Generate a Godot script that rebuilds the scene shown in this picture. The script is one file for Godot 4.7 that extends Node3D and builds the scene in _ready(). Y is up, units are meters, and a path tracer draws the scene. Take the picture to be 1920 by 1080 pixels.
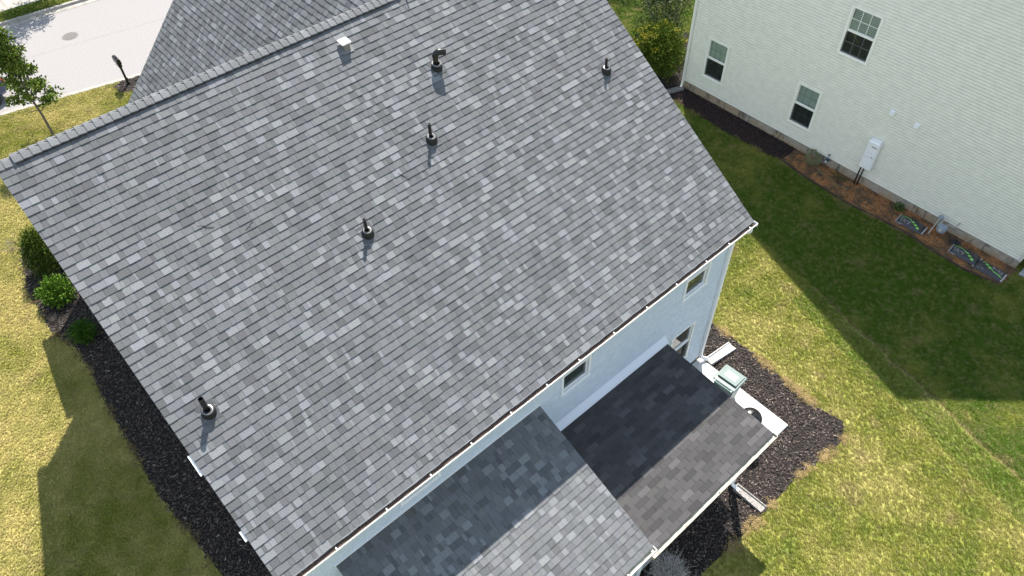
extends Node3D
# y is up, x runs along the eave of the near house, z runs from its ridge to its back yard. Metres.

const CAM := Vector3(0.213187, 17.9506, 12.6362)
const CR := Vector3(0.750005, -0.022856, 0.661037)
const CU := Vector3(0.511903, 0.652950, -0.558222)
const CF := Vector3(0.418865, -0.757056, -0.501415)
const FOC := 1405.4

var rng := RandomNumberGenerator.new()
var used := {}
var M := {}
var n_fine := FastNoiseLite.new()
var n_mid := FastNoiseLite.new()
var n_big := FastNoiseLite.new()

# ---------------------------------------------------------------- mesh builder
class MB:
	var v := PackedVector3Array()
	var n := PackedVector3Array()
	var c := PackedColorArray()
	var t := PackedVector2Array()
	var col := Color(1, 1, 1)

	static func buv(p: Vector3, nn: Vector3) -> Vector2:
		var a := nn.abs()
		if a.y >= a.x and a.y >= a.z: return Vector2(p.x, p.z)
		if a.x >= a.z: return Vector2(p.z, p.y)
		return Vector2(p.x, p.y)

	func vert(p: Vector3, nn: Vector3, uv: Vector2) -> void:
		v.push_back(p); n.push_back(nn); c.push_back(col); t.push_back(uv)

	# a, b, c run counter-clockwise seen from outside
	func tri(a: Vector3, b: Vector3, cc: Vector3) -> void:
		var nn := (b - a).cross(cc - a).normalized()
		vert(a, nn, buv(a, nn)); vert(cc, nn, buv(cc, nn)); vert(b, nn, buv(b, nn))

	func tri_n(a: Vector3, b: Vector3, cc: Vector3, na: Vector3, nb: Vector3, nc: Vector3) -> void:
		vert(a, na, buv(a, na)); vert(cc, nc, buv(cc, na)); vert(b, nb, buv(b, na))

	func quad(a: Vector3, b: Vector3, cc: Vector3, d: Vector3) -> void:
		var nn := (cc - a).cross(d - b).normalized()
		var ua := buv(a, nn); var ub := buv(b, nn); var uc := buv(cc, nn); var ud := buv(d, nn)
		vert(a, nn, ua); vert(cc, nn, uc); vert(b, nn, ub)
		vert(a, nn, ua); vert(d, nn, ud); vert(cc, nn, uc)

	func quad_uv(a: Vector3, b: Vector3, cc: Vector3, d: Vector3, ua: Vector2, ub: Vector2, uc: Vector2, ud: Vector2) -> void:
		var nn := (cc - a).cross(d - b).normalized()
		vert(a, nn, ua); vert(cc, nn, uc); vert(b, nn, ub)
		vert(a, nn, ua); vert(d, nn, ud); vert(cc, nn, uc)

	func quad_n(a: Vector3, b: Vector3, cc: Vector3, d: Vector3, na: Vector3, nb: Vector3, nc: Vector3, nd: Vector3) -> void:
		tri_n(a, b, cc, na, nb, nc); tri_n(a, cc, d, na, nc, nd)

	# hexahedron: p[0..3] bottom (ccw seen from above), p[4..7] top
	func hexa(p: Array) -> void:
		quad(p[4], p[5], p[6], p[7]); quad(p[3], p[2], p[1], p[0])
		for i in 4:
			var j := (i + 1) % 4
			quad(p[i], p[j], p[j + 4], p[i + 4])

	# axes: x, y, z of a right-handed basis, half extents
	func obox(o: Vector3, b: Basis, h: Vector3) -> void:
		var p := []
		for y in [-1, 1]:
			for k in [[-1, 1], [1, 1], [1, -1], [-1, -1]]:
				p.push_back(o + b * Vector3(k[0] * h.x, y * h.y, k[1] * h.z))
		hexa(p)

	func box(p0: Vector3, p1: Vector3) -> void:
		obox((p0 + p1) * 0.5, Basis(), (p1 - p0).abs() * 0.5)

	# box with chamfered edges
	func cbox(o: Vector3, b: Basis, h: Vector3, r: float) -> void:
		var lv := [[-h.y, r], [-h.y + r, 0.0], [h.y - r, 0.0], [h.y, r]]
		var rings := []
		for l in lv:
			var ring := []
			var x: float = h.x - l[1]; var z: float = h.z - l[1]
			for q in [[-x + r, z], [x - r, z], [x, z - r], [x, -z + r], [x - r, -z], [-x + r, -z], [-x, -z + r], [-x, z - r]]:
				ring.push_back(o + b * Vector3(q[0], l[0], q[1]))
			rings.push_back(ring)
		loft(rings, true, true, true)

	# rings of equal size, ccw seen from the end towards which they run
	func loft(rings: Array, closed := true, cap0 := false, cap1 := false) -> void:
		for i in rings.size() - 1:
			var a: Array = rings[i]; var b: Array = rings[i + 1]
			var m := a.size()
			for k in (m if closed else m - 1):
				var j := (k + 1) % m
				quad(a[k], a[j], b[j], b[k])
		for e in 2:
			if (e == 0 and cap0) or (e == 1 and cap1):
				var rr: Array = rings[0] if e == 0 else rings[rings.size() - 1]
				for k in range(1, rr.size() - 1):
					if e == 0: tri(rr[0], rr[k + 1], rr[k])
					else: tri(rr[0], rr[k], rr[k + 1])

	func tube(pts: Array, rad: Array, sides := 8, caps := true) -> void:
		var rings := []; var norms := []
		var side := Vector3.ZERO
		for i in pts.size():
			var d: Vector3 = (pts[mini(i + 1, pts.size() - 1)] - pts[maxi(i - 1, 0)]).normalized()
			if side == Vector3.ZERO:
				side = d.cross(Vector3(0, 1, 0) if absf(d.y) < 0.9 else Vector3(1, 0, 0)).normalized()
			else:
				side = (side - d * side.dot(d)).normalized()
			var up := d.cross(side)
			var ring := []; var nr := []
			for k in sides:
				var a := TAU * k / sides
				var q := side * cos(a) + up * sin(a)
				ring.push_back(pts[i] + q * rad[i]); nr.push_back(q)
			rings.push_back(ring); norms.push_back(nr)
		for i in pts.size() - 1:
			for k in sides:
				var j := (k + 1) % sides
				quad_n(rings[i][k], rings[i][j], rings[i + 1][j], rings[i + 1][k], norms[i][k], norms[i][j], norms[i + 1][j], norms[i + 1][k])
		if caps:
			for k in range(1, sides - 1):
				tri(rings[0][0], rings[0][k + 1], rings[0][k])
				var r2: Array = rings[rings.size() - 1]
				tri(r2[0], r2[k], r2[k + 1])

	# profile: [radius, height] from bottom to top, round the y axis of basis b
	func lathe(o: Vector3, b: Basis, prof: Array, sides := 20) -> void:
		for i in prof.size() - 1:
			var p0: Array = prof[i]; var p1: Array = prof[i + 1]
			var dn := Vector2(p1[1] - p0[1], -(p1[0] - p0[0])).normalized()
			for k in sides:
				var a0 := TAU * k / sides; var a1 := TAU * (k + 1) / sides
				var d0 := Vector3(sin(a0), 0, cos(a0)); var d1 := Vector3(sin(a1), 0, cos(a1))
				var na := b * (d0 * dn.x + Vector3(0, dn.y, 0)); var nb := b * (d1 * dn.x + Vector3(0, dn.y, 0))
				var q := [o + b * (d0 * p0[0] + Vector3(0, p0[1], 0)), o + b * (d1 * p0[0] + Vector3(0, p0[1], 0)), o + b * (d1 * p1[0] + Vector3(0, p1[1], 0)), o + b * (d0 * p1[0] + Vector3(0, p1[1], 0))]
				if p0[0] > 0.0001: tri_n(q[0], q[1], q[2], na, nb, nb)
				if p1[0] > 0.0001: tri_n(q[0], q[2], q[3], na, nb, na)

	func mesh(m: Material, shift := Vector3.ZERO) -> ArrayMesh:
		var arr := []
		arr.resize(Mesh.ARRAY_MAX)
		var vv := v
		if shift != Vector3.ZERO:
			vv = PackedVector3Array(); vv.resize(v.size())
			for i in v.size(): vv[i] = v[i] - shift
		arr[Mesh.ARRAY_VERTEX] = vv; arr[Mesh.ARRAY_NORMAL] = n; arr[Mesh.ARRAY_COLOR] = c; arr[Mesh.ARRAY_TEX_UV] = t
		var am := ArrayMesh.new()
		am.add_surface_from_arrays(Mesh.PRIMITIVE_TRIANGLES, arr)
		am.surface_set_material(0, m)
		return am

# ---------------------------------------------------------------- nodes
func numbered(called: String) -> String:
	if not used.has(called):
		used[called] = 0
		return called
	used[called] += 1
	return "%s_%03d" % [called, used[called]]

func wpos(o: Node) -> Vector3:
	var p := Vector3.ZERO
	while o != null and o != self:
		p += (o as Node3D).position
		o = o.get_parent()
	return p

func meta(o: Node, label := "", category := "", group := "", kind := "") -> void:
	if label: o.set_meta("label", label)
	if category: o.set_meta("category", category)
	if group: o.set_meta("group", group)
	if kind: o.set_meta("kind", kind)

func thing(called: String, at: Vector3, label: String, category: String, group := "", turn := 0.0) -> Node3D:
	var o := Node3D.new()
	o.name = numbered(called)
	add_child(o)
	o.position = at; o.rotation.y = turn
	meta(o, label, category, group)
	return o

# world-space builder -> mesh whose origin is its own middle (parents must not be turned)
func put(b: MB, called: String, m: Material, parent: Node = null) -> MeshInstance3D:
	var lo := b.v[0]; var hi := b.v[0]
	for p in b.v:
		lo = lo.min(p); hi = hi.max(p)
	var mid := (lo + hi) * 0.5
	var mi := MeshInstance3D.new()
	mi.mesh = b.mesh(m, mid)
	if parent == null or parent == self:
		mi.name = numbered(called)
		add_child(mi)
		mi.position = mid
	else:
		mi.name = called
		parent.add_child(mi, true)
		mi.position = mid - wpos(parent)
	return mi

# builder in the parent's own axes
func part(b: MB, called: String, m: Material, parent: Node) -> MeshInstance3D:
	var mi := MeshInstance3D.new()
	mi.mesh = b.mesh(m)
	mi.name = called
	parent.add_child(mi, true)
	return mi

func struct(b: MB, called: String, m: Material) -> MeshInstance3D:
	var mi := put(b, called, m)
	mi.set_meta("kind", "structure")
	return mi

# ---------------------------------------------------------------- materials
func lin(r: float, g: float, b: float) -> Color:
	return Color(r, g, b).linear_to_srgb()

func mat(c: Color, rough := 0.8, metal := 0.0, tex: Texture2D = null, uvs := 1.0, vc := false) -> StandardMaterial3D:
	var m := StandardMaterial3D.new()
	m.albedo_color = c
	m.roughness = rough
	m.metallic = metal
	if tex:
		m.albedo_texture = tex
		m.uv1_scale = Vector3(uvs, uvs, uvs)
	m.vertex_color_use_as_albedo = vc
	return m

func noise_tex(size: int, freq: float, lo: float, hi: float, octaves := 3, seed_ := 1, pow_ := 1.0, kind := FastNoiseLite.TYPE_SIMPLEX_SMOOTH) -> ImageTexture:
	var nz := FastNoiseLite.new()
	nz.seed = seed_; nz.frequency = freq; nz.noise_type = kind; nz.fractal_octaves = octaves
	var im := nz.get_seamless_image(size, size)
	im.convert(Image.FORMAT_RGB8)
	var d := im.get_data()
	for i in d.size():
		d[i] = int(clampf(lerpf(lo, hi, pow(d[i] / 255.0, pow_)), 0.0, 1.0) * 255.0)
	return ImageTexture.create_from_image(Image.create_from_data(size, size, false, Image.FORMAT_RGB8, d))

func bump(m: StandardMaterial3D, size: int, freq: float, strength: float, octaves := 3, seed_ := 5) -> void:
	var nz := FastNoiseLite.new()
	nz.seed = seed_; nz.frequency = freq; nz.fractal_octaves = octaves
	var im := nz.get_seamless_image(size, size)
	im.bump_map_to_normal_map(6.0)
	m.normal_enabled = true
	m.normal_texture = ImageTexture.create_from_image(im)
	m.normal_scale = strength

func make_materials() -> void:
	var granule := noise_tex(512, 0.07, 0.56, 1.0, 3, 3)
	M.shingle = mat(Color(1, 1, 1), 0.95, 0, granule, 1.6, true)
	M.grain = mat(Color(1, 1, 1), 0.9, 0, noise_tex(256, 0.05, 0.8, 1.0, 4, 8), 0.7, true)
	M.plain = mat(Color(1, 1, 1), 0.85, 0, null, 1, true)
	M.satin = mat(Color(1, 1, 1), 0.45, 0, null, 1, true)
	M.white = mat(lin(0.86, 0.87, 0.87), 0.5)
	M.white_worn = mat(lin(0.78, 0.77, 0.74), 0.6, 0, noise_tex(256, 0.02, 0.8, 1.0, 4, 18), 0.5)
	M.cream = mat(lin(0.50, 0.48, 0.39), 0.6, 0, noise_tex(256, 0.03, 0.75, 1.0, 4, 28), 0.9)
	M.black = mat(lin(0.006, 0.006, 0.007), 0.3)
	M.rubber = mat(lin(0.009, 0.009, 0.010), 0.55)
	M.vent_dark = mat(lin(0.02, 0.022, 0.025), 0.8)
	M.metal = mat(lin(0.55, 0.55, 0.56), 0.35, 0.9)
	M.zinc = mat(lin(0.30, 0.305, 0.31), 0.40, 0.8)
	M.deck = mat(lin(0.05, 0.05, 0.052), 0.95)
	M.debris = mat(lin(0.17, 0.12, 0.095), 0.95, 0, noise_tex(256, 0.08, 0.4, 1.0, 4, 38), 2.0)
	M.siding = mat(lin(0.61, 0.685, 0.765), 0.6, 0, noise_tex(512, 0.02, 0.93, 1.0, 5, 48), 0.35)
	M.nsiding = mat(lin(0.81, 0.80, 0.70), 0.6, 0, noise_tex(512, 0.02, 0.95, 1.0, 5, 58), 0.25)
	M.nframe = mat(lin(0.87, 0.86, 0.79), 0.5)
	var g0 := mat(Color(0.5, 0.58, 0.56, 0.10), 0.03, 0.05)
	g0.transparency = BaseMaterial3D.TRANSPARENCY_ALPHA
	M.glass_clear = g0
	var g := mat(Color(0.6, 0.68, 0.66, 0.15), 0.03, 0.25)
	g.transparency = BaseMaterial3D.TRANSPARENCY_ALPHA
	M.glass = g
	var g2 := mat(Color(0.02, 0.03, 0.03, 0.62), 0.9)
	g2.transparency = BaseMaterial3D.TRANSPARENCY_ALPHA
	M.screen = g2
	M.reflection = mat(lin(0.42, 0.52, 0.44), 0.8)  # pale green of the reflections put behind the panes
	M.grille = mat(lin(0.14, 0.17, 0.15), 0.6)
	M.leaf = mat(Color(1, 1, 1), 0.7, 0, null, 1, true)
	M.leaf.metallic_specular = 0.2
	M.leaf.backlight_enabled = true
	M.leaf.backlight = Color(0.25, 0.3, 0.1)
	M.bark = mat(lin(0.2, 0.17, 0.14), 0.9, 0, noise_tex(256, 0.05, 0.6, 1.0, 4, 68), 2.0)
	M.grass = mat(Color(1, 1, 1), 0.85, 0, null, 1, true)
	M.grass.metallic_specular = 0.2
	M.grass.backlight_enabled = true
	M.grass.backlight = Color(0.2, 0.22, 0.08)
	M.chip = mat(Color(1, 1, 1), 0.9, 0, null, 1, true)
	M.concrete = mat(lin(0.40, 0.375, 0.33), 0.9, 0, noise_tex(512, 0.01, 0.78, 1.0, 5, 78), 0.4)
	M.road = mat(lin(0.30, 0.285, 0.28), 0.92, 0, noise_tex(512, 0.09, 0.86, 1.0, 5, 88), 0.25)
	M.slab = mat(lin(0.72, 0.71, 0.69), 0.9, 0, noise_tex(256, 0.02, 0.88, 1.0, 4, 98), 0.5)
	M.mulch = mat(lin(0.03, 0.024, 0.021), 0.95, 0, noise_tex(256, 0.1, 0.4, 1.0, 3, 108), 1.4)
	M.clay = mat(Color(1, 1, 1), 0.95, 0, clay_tex(), 0.5)

func clay_tex() -> ImageTexture:
	var im := Image.create(512, 512, false, Image.FORMAT_RGB8)
	var a := FastNoiseLite.new(); a.seed = 4; a.frequency = 0.006; a.fractal_octaves = 6
	var b := FastNoiseLite.new(); b.seed = 9; b.frequency = 0.11; b.fractal_octaves = 3
	for y in 512:
		for x in 512:
			var k := smoothstep(-0.35, 0.3, a.get_noise_2d(x + 0.6 * y, y * 0.8 - 0.4 * x))
			var c := Color(0.13, 0.08, 0.045).lerp(Color(0.37, 0.165, 0.06), k)
			c = c.lerp(Color(0.06, 0.05, 0.03), smoothstep(0.2, 0.5, b.get_noise_2d(x, y)) * 0.5)
			im.set_pixel(x, y, c.linear_to_srgb())
	return ImageTexture.create_from_image(im)

# photo pixel of a point, and its depth
func pix(p: Vector3) -> Vector3:
	var d := p - CAM
	var z := d.dot(CF)
	if z < 0.1: return Vector3(-9999, -9999, z)
	return Vector3(960.0 + FOC * d.dot(CR) / z, 540.0 - FOC * d.dot(CU) / z, z)

# ---------------------------------------------------------------- setting out
func _ready() -> void:
	rng.seed = 20240611
	n_fine.seed = 11; n_fine.frequency = 1.3; n_fine.fractal_octaves = 2
	n_mid.seed = 12; n_mid.frequency = 0.35; n_mid.fractal_octaves = 3
	n_big.seed = 13; n_big.frequency = 0.09; n_big.fractal_octaves = 2
	make_light()
	make_materials()
	make_ground()
	make_house()
	make_neighbour()
	make_plants()
	make_objects()
	make_grass()

func make_light() -> void:
	var cam := Camera3D.new()
	cam.name = "camera"
	cam.transform = Transform3D(Basis(CR, CU, -CF).orthonormalized(), CAM)
	cam.fov = 42.0366
	cam.near = 0.1
	cam.far = 400.0
	add_child(cam)
	var sun := DirectionalLight3D.new()
	sun.name = "sun"
	add_child(sun)
	sun.look_at_from_position(Vector3.ZERO, Vector3(-0.57, -1.0, 0.57), Vector3(0, 0, 1))
	sun.light_energy = 1.52
	sun.light_color = Color(1.0, 0.97, 0.935)
	sun.light_angular_distance = 0.55
	sun.shadow_enabled = true
	var env := Environment.new()
	var sky := Sky.new()
	var sm := ProceduralSkyMaterial.new()
	sm.sky_top_color = Color(0.60, 0.675, 0.765)
	sm.sky_horizon_color = Color(0.87, 0.885, 0.90)
	sm.sky_curve = 0.16
	sm.ground_bottom_color = Color(0.35, 0.36, 0.28)
	sm.ground_horizon_color = Color(0.62, 0.66, 0.66)
	sm.sun_angle_max = 1.0
	sm.sky_energy_multiplier = 0.9
	sky.sky_material = sm
	env.background_mode = Environment.BG_SKY
	env.sky = sky
	env.tonemap_mode = Environment.TONE_MAPPER_LINEAR
	env.tonemap_exposure = 2.25
	env.sdfgi_enabled = true
	env.ssao_enabled = true
	env.ssil_enabled = true
	var we := WorldEnvironment.new()
	we.name = "environment"
	we.environment = env
	add_child(we)

func sheet(poly: PackedVector2Array, y: float, mb: MB) -> void:
	var idx := Geometry2D.triangulate_polygon(poly)
	for i in range(0, idx.size(), 3):
		var a := poly[idx[i]]; var b := poly[idx[i + 1]]; var c := poly[idx[i + 2]]
		var p := [Vector3(a.x, y, a.y), Vector3(b.x, y, b.y), Vector3(c.x, y, c.y)]
		if (p[1] - p[0]).cross(p[2] - p[0]).y < 0: mb.tri(p[0], p[2], p[1])
		else: mb.tri(p[0], p[1], p[2])

var bed_left := PackedVector2Array([Vector2(0.3, -12.0), Vector2(-0.9, -11.9), Vector2(-1.2, -10.9), Vector2(-1.45, -9.6), Vector2(-1.42, -8.5), Vector2(-1.45, -7.4), Vector2(-1.12, -6.4), Vector2(-1.1, -5.2), Vector2(-1.2, -4.1), Vector2(-1.24, -2.1), Vector2(-1.28, -0.3), Vector2(-1.16, 1.0), Vector2(-1.0, 2.9), Vector2(-0.98, 5.0), Vector2(-1.0, 9.0), Vector2(0.3, 9.0)])
var bed_right := PackedVector2Array([Vector2(12.2, 5.2), Vector2(13.3, 5.3), Vector2(13.66, 5.9), Vector2(13.65, 6.8), Vector2(13.6, 8.15), Vector2(13.45, 9.65), Vector2(13.6, 10.4), Vector2(13.1, 10.72), Vector2(12.6, 10.7), Vector2(11.2, 10.52), Vector2(10.0, 10.56), Vector2(8.8, 10.55), Vector2(7.4, 10.48), Vector2(4.0, 10.6), Vector2(0.2, 10.6), Vector2(0.2, 9.0), Vector2(6.0, 9.0), Vector2(12.2, 9.0)])
var bed_near := PackedVector2Array([Vector2(22.45, -2.9), Vector2(21.5, -2.7), Vector2(21.42, -1.5), Vector2(21.3, 0.4), Vector2(21.38, 2.5), Vector2(21.5, 2.78), Vector2(22.45, 2.78)])
var soil := PackedVector2Array([Vector2(22.45, 2.78), Vector2(21.5, 2.78), Vector2(21.3, 3.75), Vector2(21.22, 5.95), Vector2(21.32, 7.84), Vector2(21.2, 9.78), Vector2(21.4, 10.95), Vector2(22.45, 11.0)])
var bed_shrub := PackedVector2Array([Vector2(22.45, -2.9), Vector2(21.5, -2.7), Vector2(21.2, -3.6), Vector2(21.1, -5.6), Vector2(22.4, -6.8), Vector2(24.8, -6.4), Vector2(26.5, -4.0), Vector2(26.5, -2.9)])
var bed_post := PackedVector2Array([Vector2(5.15, -18.95), Vector2(5.2, -18.4), Vector2(5.5, -18.1), Vector2(6.2, -18.05), Vector2(6.9, -18.2), Vector2(7.2, -18.7), Vector2(6.9, -18.98), Vector2(6.3, -18.95), Vector2(5.6, -19.1)])

# street axis: the kerb line nearest the house passes (3.2,-19.9) and (5.6,-19.33)
func kerb_z(x: float, off: float) -> float:
	return -19.78 + 0.215 * (x - 3.2) - off + 0.004 * (x - 3.2) * (x - 3.2)
func far_z(x: float, off: float) -> float:
	return -27.62 + 0.11 * (x - 4.2) - off

func strip(x0: float, x1: float, step: float, za: Callable, zb: Callable, y: float, mb: MB) -> void:
	var x := x0
	while x < x1 - 0.001:
		var xn := minf(x + step, x1)
		mb.quad(Vector3(x, y, za.call(x)), Vector3(xn, y, za.call(xn)), Vector3(xn, y, zb.call(xn)), Vector3(x, y, zb.call(x)))
		x = xn

func make_ground() -> void:
	# soil under the grass; its colour map follows the same patches as the blades
	var im := Image.create(800, 800, false, Image.FORMAT_RGB8)
	for y in 800:
		for x in 800:
			var u := -22.0 + x * 0.09; var w := -44.0 + y * 0.09
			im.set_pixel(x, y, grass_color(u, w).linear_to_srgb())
	var gm := mat(Color(1, 1, 1), 0.95, 0, ImageTexture.create_from_image(im), 1.0)
	var b := MB.new()
	for side in 2:
		for i in 36:
			var xa := -22.0 + i * 2.0; var xb := xa + 2.0
			var q := [Vector3(xa, 0, 28), Vector3(xb, 0, 28), Vector3(xb, 0, kerb_z(xb, -0.1)), Vector3(xa, 0, kerb_z(xa, -0.1))]
			if side == 1: q = [Vector3(xa, 0, far_z(xa, 0.08)), Vector3(xb, 0, far_z(xb, 0.08)), Vector3(xb, 0, -44), Vector3(xa, 0, -44)]
			var uvs := []
			for v in q: uvs.push_back(Vector2((v.x + 22.0) / 72.0, (v.z + 44.0) / 72.0))
			b.quad_uv(q[0], q[1], q[2], q[3], uvs[0], uvs[1], uvs[2], uvs[3])
	struct(b, "lawn_ground", gm)
	b = MB.new()
	b.box(Vector3(-300, -0.9, -300), Vector3(300, -0.4, 300))
	struct(b, "ground", mat(lin(0.10, 0.11, 0.04), 0.95, 0, noise_tex(256, 0.02, 0.6, 1.0, 4, 99), 0.05))
	# street
	b = MB.new()
	strip(-22, 50, 1.0, func(x): return kerb_z(x, 0.22), func(x): return far_z(x, -0.24), -0.12, b)
	struct(b, "road", M.road)
	# the joint down the middle of the street and the kerbs
	b = MB.new()
	strip(-14, 22, 1.0, func(x): return (kerb_z(x, 0.0) + far_z(x, 0.0)) * 0.5 - 0.3, func(x): return (kerb_z(x, 0.0) + far_z(x, 0.0)) * 0.5 - 0.325, -0.116, b)
	struct(b, "road_joint", mat(lin(0.27, 0.26, 0.25), 0.9))
	b = MB.new()
	for s in 30:
		var x0 := -14.0 + s * 1.5; var x1 := x0 + 1.492
		for side in 2:
			var prof := [[0.0, -0.2], [0.0, 0.025], [0.15, 0.02], [0.19, -0.085], [0.46, -0.108], [0.46, -0.2]]
			var ra := []; var rb := []
			for q in prof:
				if side == 0:
					ra.push_back(Vector3(x0, q[1], kerb_z(x0, q[0] - 0.12))); rb.push_back(Vector3(x1, q[1], kerb_z(x1, q[0] - 0.12)))
				else:
					ra.push_back(Vector3(x0, q[1], far_z(x0, 0.1 - q[0]))); rb.push_back(Vector3(x1, q[1], far_z(x1, 0.1 - q[0])))
			if side == 0: b.loft([rb, ra], true, true, true)
			else: b.loft([ra, rb], true, true, true)
	struct(b, "kerb", M.concrete)
	b = MB.new()
	for s in 20:
		var x0 := -8.0 + s * 1.5; var x1 := x0 + 1.488
		b.hexa([Vector3(x0, -0.05, far_z(x0, 1.15)), Vector3(x1, -0.05, far_z(x1, 1.15)), Vector3(x1, -0.05, far_z(x1, 2.6)), Vector3(x0, -0.05, far_z(x0, 2.6)),
			Vector3(x0, 0.03, far_z(x0, 1.15)), Vector3(x1, 0.03, far_z(x1, 1.15)), Vector3(x1, 0.03, far_z(x1, 2.6)), Vector3(x0, 0.03, far_z(x0, 2.6))])
	struct(b, "sidewalk", M.concrete)
	# beds
	for k in [[bed_left, "mulch_bed"], [bed_right, "mulch_bed"], [bed_near, "mulch_bed"], [bed_shrub, "mulch_bed"], [bed_post, "mulch_bed"]]:
		b = MB.new()
		sheet(k[0], 0.02, b)
		struct(b, k[1], M.mulch)
	b = MB.new()
	sheet(soil, 0.016, b)
	struct(b, "clay_soil", M.clay)
	make_chips()

func in_poly(p: Vector2, poly: PackedVector2Array) -> bool:
	return Geometry2D.is_point_in_polygon(p, poly)

func make_chips() -> void:
	var chip := MB.new()
	var h := Vector3(0.5, 0.14, 0.17)
	chip.hexa([Vector3(-h.x, -h.y, h.z * 0.6), Vector3(h.x * 0.7, -h.y, h.z), Vector3(h.x, -h.y, -h.z * 0.5), Vector3(-h.x * 0.8, -h.y, -h.z),
		Vector3(-h.x * 0.9, h.y * 0.5, h.z * 0.5), Vector3(h.x * 0.6, h.y, h.z * 0.8), Vector3(h.x * 0.9, h.y * 0.6, -h.z * 0.5), Vector3(-h.x * 0.7, h.y, -h.z * 0.7)])
	var cm := chip.mesh(M.chip)
	var sets := [
		[bed_left, 620.0, 0.062, [Color(0.052, 0.038, 0.033), Color(0.078, 0.058, 0.05), Color(0.125, 0.097, 0.082), Color(0.03, 0.022, 0.02)], "dark bark mulch in the bed along the side wall", "mulch", 0.03],
		[bed_right, 620.0, 0.062, [Color(0.052, 0.038, 0.033), Color(0.078, 0.058, 0.05), Color(0.125, 0.097, 0.082), Color(0.03, 0.022, 0.02)], "brown bark mulch in the bed round the patio slab", "mulch", 0.05],
		[bed_near, 520.0, 0.06, [Color(0.045, 0.022, 0.02), Color(0.065, 0.032, 0.028), Color(0.03, 0.016, 0.016)], "dark red-brown mulch along the foundation of the pale house", "mulch", 0.0],
		[bed_shrub, 160.0, 0.07, [Color(0.052, 0.038, 0.033), Color(0.078, 0.058, 0.05), Color(0.125, 0.097, 0.082), Color(0.03, 0.022, 0.02)], "dark mulch under the big shrubs by the pale house", "mulch", 0.0],
		[soil, 420.0, 0.038, [Color(0.20, 0.10, 0.045), Color(0.27, 0.14, 0.06), Color(0.09, 0.055, 0.035), Color(0.045, 0.03, 0.02), Color(0.035, 0.022, 0.016)], "loose orange clay crumbs along the foundation of the pale house", "clay", 0.01],
		[bed_post, 420.0, 0.07, [Color(0.052, 0.038, 0.033), Color(0.078, 0.058, 0.05), Color(0.125, 0.097, 0.082), Color(0.03, 0.022, 0.02)], "brown mulch ring around the mailbox post by the road", "mulch", 0.02]]
	for s in sets:
		var poly: PackedVector2Array = s[0]
		var r := Rect2(poly[0], Vector2.ZERO)
		for p in poly: r = r.expand(p)
		var tf: Array[Transform3D] = []; var cs: Array[Color] = []
		for i in int(r.get_area() * s[1]):
			var p := Vector2(rng.randf_range(r.position.x - 0.05, r.end.x + 0.05), rng.randf_range(r.position.y - 0.05, r.end.y + 0.05))
			var j := p + Vector2(n_fine.get_noise_2d(p.x * 3, p.y * 3), n_fine.get_noise_2d(p.y * 3, p.x * 3 + 40)) * 0.16
			if not in_poly(j, poly): continue
			var q := pix(Vector3(p.x, 0, p.y))
			if q.x < -250 or q.x > 2150 or q.y < -200 or q.y > 1350: continue
			var size: float = s[2] * rng.randf_range(0.5, 1.45)
			var bs := Basis(Vector3(0, 1, 0), rng.randf() * TAU) * Basis(Vector3(1, 0, 0), rng.randfn(0, 0.4)) * Basis(Vector3(0, 0, 1), rng.randfn(0, 0.3))
			tf.push_back(Transform3D(bs.scaled(Vector3.ONE * size), Vector3(p.x, 0.022 + rng.randf() * 0.028, p.y)))
			var c: Color = s[3][rng.randi() % s[3].size()] * rng.randf_range(0.7, 1.35)
			if rng.randf() < s[6]: c = Color(0.34, 0.29, 0.24) * rng.randf_range(0.6, 1.1)
			cs.push_back(c)
		scatter("mulch_chips", cm, tf, cs, s[4], s[5])

func scatter(called: String, mesh: Mesh, tf: Array[Transform3D], cs: Array[Color], label: String, category: String) -> void:
	var mm := MultiMesh.new()
	mm.transform_format = MultiMesh.TRANSFORM_3D
	mm.use_colors = true
	mm.mesh = mesh
	mm.instance_count = tf.size()
	for i in tf.size():
		mm.set_instance_transform(i, tf[i])
		mm.set_instance_color(i, Color(cs[i].r, cs[i].g, cs[i].b, 1.0))
	var mi := MultiMeshInstance3D.new()
	mi.multimesh = mm
	mi.name = numbered(called)
	add_child(mi)
	meta(mi, label, category, "", "stuff")

# ---------------------------------------------------------------- grass
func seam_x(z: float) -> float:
	return 16.5 - 0.226 * (z - 9.6) + 0.12 * n_mid.get_noise_2d(z * 2.0, 7.0)

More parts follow.
